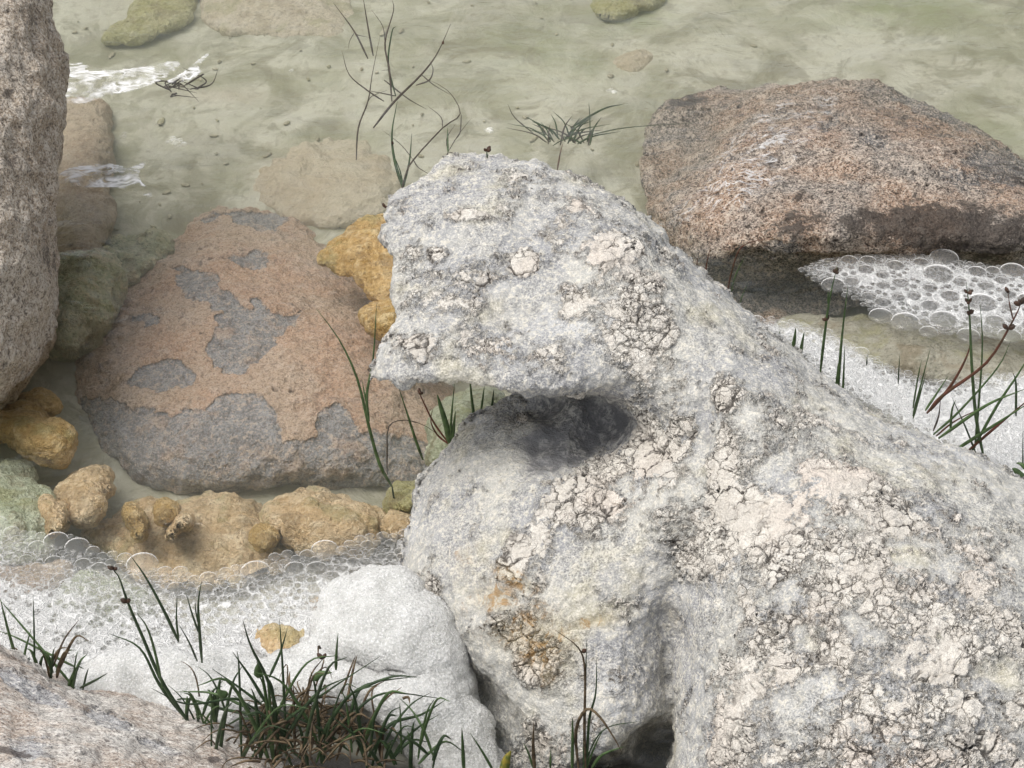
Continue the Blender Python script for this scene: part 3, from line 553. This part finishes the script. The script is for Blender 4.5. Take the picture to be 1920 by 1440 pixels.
def t1(X, Y):
    d = Y-np.interp(X, [-60,187,375,542,762,820], [960,1032,1080,1036,998,1000]); v = np.clip((d-8)/100, 0, 1.1)
    stone_ = gz(X, Y, 60, 1080, 90, 40); v = v*(1-.8*stone_)*(1-.5*gz(X, Y, 190, 1150, 100, 60))
    return v+.10
foam(raft, r1, 12000, 3, (1.5, 1.2, 1., .8, .7, .6, .5, .4), t1, 'white froth and clear bubbles afloat below the ochre stones', hole=.45, over=.84)
f2 = [(1500,505),(1540,488),(1640,478),(1760,480),(1860,500),(1960,500),(2000,640),(1920,640),(1840,632),(1760,628),(1700,618),(1640,590),(1600,560),(1540,535),(1520,525)]
def r2(x, y, r):
    r2.k += 1; u = r.random(len(x))
    if r2.k == 1: return np.where((u > .8) & (x > 1560), .009+.011*r.random(len(x))**1.5, .0)
    return np.where(u > .8, .006+.006*r.random(len(x)), .0022+.003*r.random(len(x)))
r2.k = 0
foam(f2, r2, 5000, 5, (1., 1., .9, .7, .5), lambda X, Y: .62*edge_fade(f2, 30)(X, Y)+.12, 'white foam pocket with large round bubbles beneath the dark side of the right boulder', 1.6, hole=.36)
f3 = [(1380,600),(1430,595),(1500,603),(1560,625),(1620,655),(1680,690),(1740,712),(1800,712),(1860,700),(1990,690),(2050,1000),(1960,980),(1860,900),(1700,820),(1550,730),(1450,650)]
def r3(x, y, r):
    u = r.random(len(x)); return np.where(u > .85, .005+.004*r.random(len(x)), .0018+.003*r.random(len(x)))
foam(f3, r3, 7000, 6, (1.2, 1., .8, .6), lambda X, Y: 1.45*edge_fade(f3, 40)(X, Y), 'long white foam strip behind the right flank of the big rock', 2., hole=.55)

# a few lone bubbles on open water
rr = np.random.default_rng(12); Bs = []
for (x, y, n, sp) in ((330,266,14,17), (915,243,6,9), (1150,172,6,9), (230,255,3,8), (545,132,2,5)):
    for _ in range(n):
        p = at(x+rr.normal()*sp*.5, y+rr.normal()*sp*.3, 0.); Bs.append((p[0], p[1], rr.uniform(.0015, .0042)))
Vd, qd, td = domes(np.array(Bs)); put('bubbles', mkmesh(Vd, qd), M['bub'], kind='stuff', label='small clusters of clear bubbles drifting on the open water', cat='bubbles')

# thick foam heap
mo = [(120,1265),(180,1235),(240,1222),(300,1228),(350,1225),(420,1232),(470,1215),(510,1238),(550,1232),(585,1215),(592,1175),(610,1120),(650,1090),(700,1075),(760,1080),(830,1140),(870,1250),(925,1360),(960,1480),(950,1600),(880,1560),(800,1450),(745,1360),(660,1315),(560,1305),(480,1325),(430,1370),(340,1400),(250,1400),(120,1330)]
V, F = relief(jag(mo, 5, 4), at(500, 1330, -.03), (0, -.35, .93), lambda X, Y, s: .04*s+.012*(1-np.exp(-s*8))+.018*gz(X, Y, 760, 1200, 120, 160, 20)-.02*gz(X, Y, 690, 1250, 90, 25, 15)*(s > .3)+.02*gz(X, Y, 560, 1290, 90, 30)*np.clip(s*4, 0, 1)+.012*gz(X, Y, 380, 1240, 60, 30), .06, 4)
me = finish(V, F, .0025, .6, 41, 7, 2.2)
put('foam', me, M['mound'], kind='stuff', label='thick solid heap of white foam against the lower left of the big rock', cat='foam')

# ------------------------------------------------------------------ plants
def tube(path, rad, seg=5, flat=.5):
    P = np.array(path, float); n = len(P); T = np.gradient(P, axis=0); T /= np.linalg.norm(T, axis=1, keepdims=True)+1e-9
    A = np.cross(T, FW); A /= np.linalg.norm(A, axis=1, keepdims=True)+1e-9; Bv = np.cross(T, A)
    th = np.linspace(0, 2*math.pi, seg, endpoint=False); r = np.array(rad)
    V = P[:, None]+A[:, None]*(np.cos(th)[None, :, None]*r[:, None, None])+Bv[:, None]*(np.sin(th)[None, :, None]*r[:, None, None]*flat)
    V = V.reshape(-1, 3); I = np.arange(n*seg).reshape(n, seg); J = np.roll(I, -1, 1)
    F = np.stack([I[:-1], J[:-1], J[1:], I[1:]], -1).reshape(-1, 4); return V, F
def spl(pts, n):
    p = np.array(pts, float)
    if len(p) == 2: t = np.linspace(0, 1, n)[:, None]; return p[0]*(1-t)+p[1]*t
    q = np.vstack([2*p[0]-p[1], p, 2*p[-1]-p[-2]]); out = []
    for i in range(len(p)-1):
        a, b, c, d = q[i:i+4]; k = max(3, n//(len(p)-1)); t = np.linspace(0, 1, k, endpoint=(i == len(p)-2))[:, None]
        out.append(.5*((2*b)+(-a+c)*t+(2*a-5*b+4*c-d)*t**2+(-a+3*b-3*c+d)*t**3))
    return np.vstack(out)
def stem3(pts, root, yaw=0., lean=0.):
    """a stem drawn as pixels, grown in an upright plane through its root"""
    n = np.array([math.sin(yaw), -math.cos(yaw), lean]); n /= np.linalg.norm(n); s = spl(pts, 16)
    return onplane(s[:, 0], s[:, 1], root, n)
def blade(parent, pts, wpx, mat, root, yaw=0., lean=.0, name='blade', tip=.12, flat=.5):
    P = stem3(pts, root, yaw, lean); u = np.linspace(0, 1, len(P)); r = wpx*.000577/2*np.maximum(1-(u**2.2)*(1-tip), tip)*np.minimum(1, .55+u*3)
    V, F = tube(P, r, 5, flat); return put(name, mkmesh(V, F), mat, parent), P
def seedhead(parent, p, size=5, n=3, s=0, mat=None):
    r_ = random.Random(int(p[0]*1e5)+s); Vs = []
    for k in range(n):
        d = np.array([r_.uniform(-1, 1), r_.uniform(-.5, .5), r_.uniform(.2, 1)]); d /= np.linalg.norm(d); L = size*.000577*r_.uniform(1.1, 1.8)
        q = np.array(p)+d*L*.25; pts = [q+d*L*t for t in np.linspace(-.2, 1, 7)]; rr = [L*.38*math.sin(math.pi*min(max(t, .03), .97))**.7 for t in np.linspace(.03, .97, 7)]
        Vs.append(tube(pts, rr, 7, .9))
    V, F = join(Vs); return put('seed_head', mkmesh(V, F), mat or M['seed'], parent)
def plant(name, rootpx, z, label, cat, blades, heads=(), group=None, lean=.0, yj=.5):
    """blades: (points from root to tip, width px, material key[, part name])"""
    group = group or {'rush': 'rushes growing round the big rock', 'grass tuft': 'grass tufts at the water edge'}.get(cat)
    root = at(rootpx[0], rootpx[1], z); e = empty(name, root, label, cat, group); r_ = random.Random(int(rootpx[0]*7+rootpx[1]))
    for b in blades:
        pts, wd, mk = b[:3]; nm = b[3] if len(b) > 3 else 'blade'; ya = r_.uniform(-yj, yj)
        r0 = onplane(np.array(pts[0][0]), np.array(pts[0][1]), root, np.array([0, -1, 0.])) if lean == 0 else at(pts[0][0], pts[0][1], z)
        o, P = blade(e, pts, wd, M[mk], r0, ya, lean, nm)
        for h in (b[4] if len(b) > 4 else ()):
            k = int(h[0]*(len(P)-1)); seedhead(e, P[k], h[1], h[2], k)
    return e
plant('rush', (738,925), -.03, 'lone green rush with two tall blades left of the beak', 'rush', [([(735,912),(712,870),(692,800),(670,710),(635,635),(594,580)], 7, 'grass'), ([(692,790),(688,740),(700,670),(706,570)], 6, 'grass'), ([(690,770),(684,740),(679,713)], 4, 'grass'), ([(735,912),(740,945),(742,965)], 4, 'dgrass')])
plant('rush', (800,868), -.02, 'single straight green blade rooted left of the gap under the beak', 'rush', [([(793,862),(778,820),(762,770),(748,728)], 6, 'grass')])
plant('dry_stalk', (726,880), -.03, 'thin bent brown stalk arching beside the lone green rush', 'stalk', [([(726,890),(726,850),(729,800),(758,788),(800,800),(842,832)], 3, 'twig')])
plant('rush', (846,835), .02, 'leafy green rush with dark seed heads in the gap under the beak', 'rush', [([(844,832),(838,800),(826,760),(820,740)], 13, 'grass', 'leaf'), ([(846,830),(846,790),(852,720)], 6, 'grass'), ([(842,832),(812,790),(790,745),(786,738)], 4, 'red', 'stem', ((.97,6,3),)), ([(840,832),(820,815),(808,790),(812,765)], 4, 'red'), ([(848,830),(851,800),(854,770)], 8, 'grass'), ([(890,790),(884,740),(880,700)], 6, 'grass'), ([(900,785),(905,750),(908,725)], 5, 'grass'), ([(922,770),(926,730)], 5, 'dgrass')])
tw = [([(755,352),(740,300),(735,250),(745,190)], 7, 'dgrass', 'stem', ((.6,5,3),)), ([(757,350),(768,300),(772,250)], 5, 'dgrass'), ([(757,352),(750,320),(738,290)], 4, 'dgrass'), ([(752,365),(760,330),(775,300),(830,240),(863,213),(840,170),(800,148)], 4, 'twig', 'stem'),
      ([(668,300),(672,240),(690,190),(698,140),(712,70)], 4, 'twig', 'stem'), ([(700,240),(740,190),(790,140),(820,100),(845,45)], 6, 'twig', 'stem', ((.9,5,2),)), ([(735,190),(730,130),(722,80),(738,20),(735,0)], 5, 'twig', 'stem'), ([(720,190),(690,170),(655,140),(641,95)], 4, 'twig', 'stem'),
      ([(742,180),(728,120),(735,60),(742,50)], 5, 'dgrass'), ([(840,285),(839,240)], 5, 'grass'), ([(780,160),(805,150),(812,130),(805,112)], 4, 'twig', 'stem'), ([(690,110),(665,60),(625,5)], 5, 'twig', 'stem'), ([(700,105),(690,50),(680,-10)], 5, 'twig', 'stem'), ([(720,150),(765,185),(800,205)], 4, 'twig', 'stem'), ([(865,215),(862,250),(850,265)], 3, 'twig', 'stem')]
tw = [(t[0], t[1]*1.)+tuple(t[2:]) for t in tw]
a = random.Random(3)
for i in range(16):
    b = a.choice(tw[3:12])[0]; x, y = b[a.randrange(len(b)-1)]; dx = a.uniform(-60, 60); dy = a.uniform(-70, 50); tw.append(([(x, y), (x+dx*.4+a.uniform(-8, 8), y+dy*.5), (x+dx, y+dy)], a.choice([2, 2.5, 3]), 'twig', 'stem'))
plant('drowned_shrub', (752,365), -.02, 'dark bare branching plant rising from the water behind the head of the rock', 'plant', tw, lean=1.2, yj=.2)
tf = []
for i in range(34):
    a = random.Random(i); x = 1050+a.uniform(-35, 60); y = 262+a.uniform(-12, 12); dx = a.gauss(0, 55); dy = a.uniform(15, 60)
    tf.append(([(x, y), (x+dx*.35, y-dy*.6), (x+dx, y-dy)], a.choice([3, 4, 5]), a.choice(['dgrass', 'twig', 'dgrass'])))
tf += [([(1045,320),(1050,290),(1055,270)], 4, 'red', 'stem'), ([(1000,250),(965,220),(952,195)], 3, 'twig'), ([(1070,240),(1130,205),(1170,195)], 6, 'dgrass')]
plant('water_tuft', (1050,285), -.06, 'blurred green grass tuft standing in the water behind the big rock', 'grass tuft', tf, lean=1.0)
tf = []
for i in range(14):
    a = random.Random(i+90); x = 330+a.uniform(-20, 40); y = 165+a.uniform(-8, 12); tf.append(([(x, y), (x+a.uniform(-40, 40), y-a.uniform(-10, 25)), (x+a.uniform(-50, 60), y+a.uniform(-45, 25))], 4, 'twig'))
plant('water_tuft', (340,180), -.02, 'brown drowned stems beside the upper white ripple', 'grass tuft', tf, lean=1.5)

plant('rush', (1450,520), 0., 'thin reddish stems just over the ridge of the big rock', 'rush', [([(1362,560),(1372,510),(1392,462),(1445,445)], 4, 'red'), ([(1368,565),(1378,520),(1397,480)], 4, 'grass'), ([(1322,520),(1326,490),(1333,460)], 3, 'red', 'stem', ((.8,3,1),)), ([(1296,500),(1300,478)], 3, 'red'), ([(1306,505),(1308,483)], 3, 'red'), ([(1385,580),(1392,555),(1402,532)], 4, 'grass')])
plant('rush', (1540,740), .02, 'upright green rush with two dark seed heads against the stream', 'rush', [([(1538,700),(1546,630),(1556,560),(1570,498)], 6, 'grass', 'stem', ((.55,6,4),(.97,6,3))), ([(1570,740),(1574,690),(1580,620),(1590,535)], 7, 'grass'), ([(1580,745),(1582,700),(1584,650)], 5, 'grass'), ([(1566,735),(1570,700),(1571,680)], 4, 'grass'), ([(1553,570),(1553,545)], 4, 'grass')])
plant('rush', (1498,670), 0., 'short green leaf tips poking over the rock in front of the foam', 'rush', [([(1486,660),(1490,635),(1492,615)], 9, 'grass'), ([(1500,668),(1504,645),(1508,622)], 8, 'grass'), ([(1460,640),(1462,620)], 5, 'grass')])
plant('rush', (1712,800), 0., 'small bunch of three short green blades in the white foam', 'rush', [([(1712,780),(1722,740),(1744,655)], 5, 'grass'), ([(1712,765),(1720,715),(1728,675)], 4, 'grass'), ([(1712,785),(1725,740),(1736,700)], 4, 'grass'), ([(1684,720),(1687,665)], 3, 'dgrass'), ([(1625,685),(1626,665)], 3, 'dgrass')])
R = [([(1845,860),(1830,780),(1822,680),(1818,590),(1812,530)], 7, 'grass', 'stem', ((.8,6,4),(.9,6,3),(.99,5,4))), ([(1828,840),(1835,760),(1842,650),(1838,570)], 5, 'grass'), ([(1820,850),(1870,760),(1910,700),(1945,640)], 6, 'grass'), ([(1745,770),(1785,720),(1812,670),(1820,640)], 6, 'red'),
     ([(1738,775),(1770,740),(1850,680),(1900,600),(1918,560)], 7, 'red', 'stem', ((.75,7,4),(.95,7,4))), ([(1735,770),(1755,740),(1778,705)], 5, 'grass'), ([(1750,815),(1800,770),(1870,690),(1895,640)], 5, 'grass'), ([(1760,822),(1850,760),(1920,730)], 7, 'grass'), ([(1790,845),(1860,800),(1930,755)], 7, 'grass'),
     ([(1810,850),(1880,790),(1940,740)], 6, 'red'), ([(1755,818),(1790,790),(1840,765)], 4, 'red'), ([(1782,810),(1785,770),(1792,750)], 5, 'grass'), ([(1830,850),(1810,800),(1785,745)], 4, 'dgrass'), ([(1905,780),(1905,720),(1900,700)], 5, 'dgrass'), ([(1750,808),(1760,780),(1764,745)], 4, 'twig'), ([(1900,600),(1893,570),(1890,545)], 3, 'red', 'stem', ((.95,6,2),)), ([(1918,1000),(1918,800)], 5, 'dgrass')]
plant('rush', (1830,880), .0, 'large tangle of green and red rushes with seed heads at the right edge', 'rush', R)
plant('leafy_plant', (1915,895), .03, 'broad green leaf just showing at the right edge above the ridge', 'plant', [([(1925,905),(1908,885),(1898,878)], 16, 'grass', 'leaf'), ([(1925,880),(1915,870),(1905,868)], 9, 'grass', 'leaf')])

# lower left rushes and the big tuft
plant('rush', (365,1370), .03, 'tall dark rush with black seed heads leaning over the white foam', 'rush', [([(365,1370),(330,1320),(300,1270),(270,1200),(240,1130),(222,1080),(203,1060)], 7, 'dgrass', 'stem', ((.72,7,3),(.97,7,3))), ([(350,1350),(300,1285),(262,1215),(205,1188)], 6, 'dgrass'), ([(305,1290),(290,1220),(275,1175),(257,1150)], 5, 'grass')])
plant('rush', (380,1245), .03, 'few thin dark blades rising out of the foam behind the tall rush', 'rush', [([(335,1203),(310,1150),(275,1085),(245,1042)], 6, 'dgrass'), ([(335,1200),(331,1160),(332,1115)], 4, 'dgrass'), ([(370,1240),(355,1205),(335,1170)], 4, 'dgrass'), ([(379,1243),(374,1180),(372,1130),(378,1090)], 6, 'dgrass'), ([(374,1190),(360,1150),(349,1112)], 4, 'dgrass'), ([(372,1170),(367,1145),(366,1128)], 3, 'dgrass')])
plant('rush', (632,1255), .05, 'single short green blade standing in the foam heap', 'rush', [([(630,1256),(631,1225),(634,1187)], 6, 'grass')])
def tuft(name, root, z, label, n, spread, hgt, seed, mats, lean=0., xr=.5, extra=(), cat='grass tuft', zz=.0, curl=.5):
    a = random.Random(seed); L = []
    for i in range(n):
        x = root[0]+a.uniform(-spread, spread)*xr*2; y = root[1]+a.uniform(-25, 25); dx = a.gauss(0, 1)*hgt*.45+(x-root[0])*.35; dy = hgt*a.uniform(.35, 1.1); c = a.uniform(-.2, curl)
        tipy = y-dy+abs(dx)*c; L.append(([(x, y), (x+dx*.25, y-dy*.45), (x+dx*.6, y-dy*.85), (x+dx, tipy)], a.uniform(3.5, 8), a.choice(mats)))
    return plant(name, root, z, label, cat, list(L)+list(extra), yj=.9)
ex = [([(660,1300),(690,1285),(740,1268),(782,1270)], 6, 'dgrass'), ([(655,1350),(670,1300),(700,1280),(782,1268)], 6, 'dgrass'), ([(520,1330),(500,1270),(470,1210),(455,1162)], 6, 'dgrass'), ([(500,1320),(470,1270),(436,1222)], 6, 'dgrass'), ([(490,1320),(450,1290),(398,1254)], 5, 'dgrass'),
      ([(535,1350),(530,1250),(524,1160)], 5, 'dgrass'), ([(505,1270),(525,1225),(538,1182)], 5, 'dgrass'), ([(560,1330),(580,1290),(590,1265),(618,1262)], 4, 'straw'), ([(575,1340),(582,1270),(610,1230)], 4, 'straw', 'stem', ((.95,6,3),)), ([(640,1360),(660,1340),(720,1300),(830,1310)], 6, 'dgrass'),
      ([(690,1420),(730,1360),(790,1340),(836,1312)], 7, 'dgrass'), ([(480,1340),(420,1330),(340,1310),(285,1342)], 6, 'dgrass'), ([(470,1330),(440,1310),(350,1320),(283,1290)], 5, 'dgrass'), ([(470,1330),(400,1300),(330,1297)], 5, 'grass'), ([(485,1270),(484,1255),(487,1240)], 14, 'grass', 'leaf'), ([(590,1275),(600,1264),(622,1261)], 13, 'grass', 'leaf'), ([(425,1305),(415,1300),(408,1292)], 16, 'grass', 'leaf')]
tuft('grass_tuft', (560,1420), .03, 'big dark green grass tuft at the bottom edge before the foam heap', 42, 170, 190, 5, ['dgrass', 'dgrass', 'grass', 'dgrass', 'straw'], extra=ex)
tuft('grass_tuft', (390,1365), .03, 'lower dark blades at the left end of the big tuft', 16, 50, 80, 8, ['dgrass', 'dgrass', 'grass'])
tuft('grass_tuft', (740,1430), .03, 'dark blades at the right end of the big tuft under the boulder', 22, 80, 120, 9, ['dgrass', 'dgrass', 'grass'])
ex = [([(35,1250),(15,1180),(0,1120)], 6, 'grass'), ([(65,1260),(64,1180),(62,1115)], 4, 'dgrass'), ([(140,1290),(90,1230),(30,1160),(0,1125)], 5, 'grass'), ([(100,1250),(120,1200),(148,1162)], 4, 'straw'), ([(150,1290),(180,1275),(202,1262)], 5, 'dgrass'), ([(155,1295),(162,1265),(166,1253)], 4, 'dgrass'), ([(140,1250),(100,1230),(30,1195),(-5,1182)], 5, 'grass'), ([(40,1255),(50,1210),(58,1180)], 5, 'grass')]
tuft('grass_tuft', (70,1275), .02, 'thin green and straw coloured sedge behind the bottom left boulder', 22, 70, 70, 12, ['grass', 'straw', 'straw', 'dgrass'], extra=ex)
plant('rush', (1100,1440), .0, 'thin dark rush with curled stalks in front of the big rock at the bottom', 'rush', [([(1098,1445),(1096,1360),(1097,1260),(1085,1215),(1042,1182)], 5, 'straw'), ([(1095,1440),(1097,1330),(1100,1200)], 5, 'dgrass', 'stem', ((.99,6,1),)), ([(1100,1440),(1105,1350),(1117,1300),(1119,1235)], 5, 'dgrass'), ([(1085,1440),(1080,1370),(1100,1330),(1125,1345),(1155,1390),(1165,1410)], 6, 'straw'),
   ([(1073,1445),(1074,1380),(1073,1345)], 6, 'grass'), ([(1110,1440),(1130,1415),(1170,1400)], 6, 'grass'), ([(1090,1445),(1130,1370),(1200,1352)], 3, 'dgrass'), ([(1100,1440),(1115,1400),(1130,1370)], 4, 'grass')])
plant('rush', (1000,1440), .0, 'brown stub and short green blades left of the curled rush', 'rush', [([(1003,1445),(1000,1400),(1001,1355)], 7, 'straw'), ([(1000,1440),(990,1410),(981,1392)], 4, 'grass'), ([(1032,1440),(1033,1405)], 4, 'grass')])
plant('rush', (900,1440), .0, 'two bright green blades in the dark gap below the boulder', 'rush', [([(925,1445),(905,1410),(882,1375)], 5, 'grass'), ([(870,1445),(868,1400),(866,1365)], 7, 'grass'), ([(945,1450),(950,1425),(958,1408)], 18, 'leaf', 'leaf')])

# dead leaves matted among the blades, and weed in the gap by the left boulder
a = random.Random(77); Vs = []
for i in range(150):
    x = a.gauss(590, 85); y = a.gauss(1390, 42); ln = a.uniform(20, 75); an = a.uniform(0, 6.28); c = at(x, y, .03+a.uniform(0, .045)); d = np.array([math.cos(an), math.sin(an)*.8, a.uniform(-.2, .7)]); n_ = np.array([a.uniform(-.6, .6), a.uniform(-.6, .6), 1.]); u = np.linspace(0, 1, 9)
    P = c+np.outer(u, d)*ln*.0006+np.outer(np.sin(u*3.14), n_)*ln*.0002*a.uniform(.3, 1.6); Vs.append(tube(P, a.uniform(.0007, .0016)*(1-u**3*.85), 4, .2))
V, F = join(Vs); put('dead_leaves', mkmesh(V, F), M['straw'], kind='stuff', label='matted brown dead leaves at the base of the big grass tuft', cat='dead leaves')
stone([(95,560),(120,520),(170,500),(200,520),(195,560),(160,600),(130,640),(100,640)], -.08, .05, M['weed'], 'green weedy lump in the gap between the left and the pink boulders', seed=50, amp=1.2)
stone([(165,500),(200,460),(260,450),(330,460),(300,500),(230,540),(190,550)], -.115, .04, M['weed'], 'dim green weedy patch under water above the gap by the left boulder', seed=51, amp=1.2)

# white films that paint in sky glints on ripples and wet rock
def mat_glint(rz=-.12, wid=1., al=.55):
    g = G('painted_glint'); q = g.n('Mapping', {'Vector': g.warp(14, .05), 'Rotation': (0, 0, rz), 'Scale': (.35, 1, 1)}).outputs[0]
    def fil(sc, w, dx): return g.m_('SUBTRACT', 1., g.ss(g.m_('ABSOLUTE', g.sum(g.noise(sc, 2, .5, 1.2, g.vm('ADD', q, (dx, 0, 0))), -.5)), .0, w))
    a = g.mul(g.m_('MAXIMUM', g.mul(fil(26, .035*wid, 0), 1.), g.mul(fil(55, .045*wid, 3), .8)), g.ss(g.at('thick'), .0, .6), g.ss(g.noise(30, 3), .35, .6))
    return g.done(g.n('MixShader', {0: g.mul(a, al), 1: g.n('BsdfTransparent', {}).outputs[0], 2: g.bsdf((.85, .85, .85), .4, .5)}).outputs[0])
M['streak'] = mat_glint(-.12, 2.4, .95)
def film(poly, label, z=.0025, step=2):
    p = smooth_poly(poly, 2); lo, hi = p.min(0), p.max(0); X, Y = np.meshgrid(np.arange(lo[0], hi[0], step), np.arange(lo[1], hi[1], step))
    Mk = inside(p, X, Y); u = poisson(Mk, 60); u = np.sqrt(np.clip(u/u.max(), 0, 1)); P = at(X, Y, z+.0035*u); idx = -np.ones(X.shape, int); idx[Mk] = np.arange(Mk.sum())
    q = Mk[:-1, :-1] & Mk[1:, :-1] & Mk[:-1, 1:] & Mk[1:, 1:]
    F = np.stack([idx[:-1, :-1][q], idx[1:, :-1][q], idx[1:, 1:][q], idx[:-1, 1:][q]], 1); me = mkmesh(P[Mk], F); attr(me, 'thick', np.clip(u[Mk]*1.3, 0, 1)); return put('foam', me, M['streak'], kind='stuff', label=label, cat='foam')  # white sheet standing in for sky reflected by ripples, not froth
film([(112,196),(122,150),(118,118),(165,116),(172,126),(150,132),(240,130),(330,110),(345,120),(310,150),(260,168),(200,182),(160,196)], 'upper painted white ripple glints beside the left boulder')
film([(300,155),(345,135),(385,98),(398,100),(370,128),(385,132),(350,158)], 'forked tip of the upper painted white ripple glint')
film([(100,348),(112,318),(160,308),(210,305),(245,315),(278,296),(280,306),(255,330),(290,362),(285,375),(235,352),(170,352)], 'lower painted white ripple glints beside the left boulder')
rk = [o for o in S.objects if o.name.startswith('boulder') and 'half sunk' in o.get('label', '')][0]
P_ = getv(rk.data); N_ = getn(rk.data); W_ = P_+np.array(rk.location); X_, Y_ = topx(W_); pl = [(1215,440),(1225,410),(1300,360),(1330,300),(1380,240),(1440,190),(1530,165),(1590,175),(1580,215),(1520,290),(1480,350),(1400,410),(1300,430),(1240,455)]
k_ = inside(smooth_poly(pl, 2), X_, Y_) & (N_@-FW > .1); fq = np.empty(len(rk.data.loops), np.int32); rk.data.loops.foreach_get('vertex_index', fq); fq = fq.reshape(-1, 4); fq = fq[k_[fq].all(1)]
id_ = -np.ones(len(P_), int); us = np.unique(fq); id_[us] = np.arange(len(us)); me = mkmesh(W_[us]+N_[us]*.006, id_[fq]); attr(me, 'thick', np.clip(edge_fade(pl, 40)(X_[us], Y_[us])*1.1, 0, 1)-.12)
put('foam', me, mat_glint(-.75), kind='stuff', label='painted white highlights of the water film on the left shoulder of the right boulder', cat='foam')  # highlights of the wet shoulder painted as a white sheet over the rock
# small finds on the big rock
plant('rush', (913,300), .30, 'tiny dark seed head peeping over the top of the big rock', 'rush', [([(914,296),(913,288),(913,283)], 3, 'dgrass', 'stem', ((.9,6,3),))])
plant('rush', (722,392), .20, 'reddish brown bud at the left shoulder of the big rock', 'rush', [([(735,392),(727,388),(720,390)], 5, 'red', 'stem', ((.9,5,2),))])

for o in S.objects:
    if o.name.startswith('boulder'): o['group'] = 'boulders at the water edge'
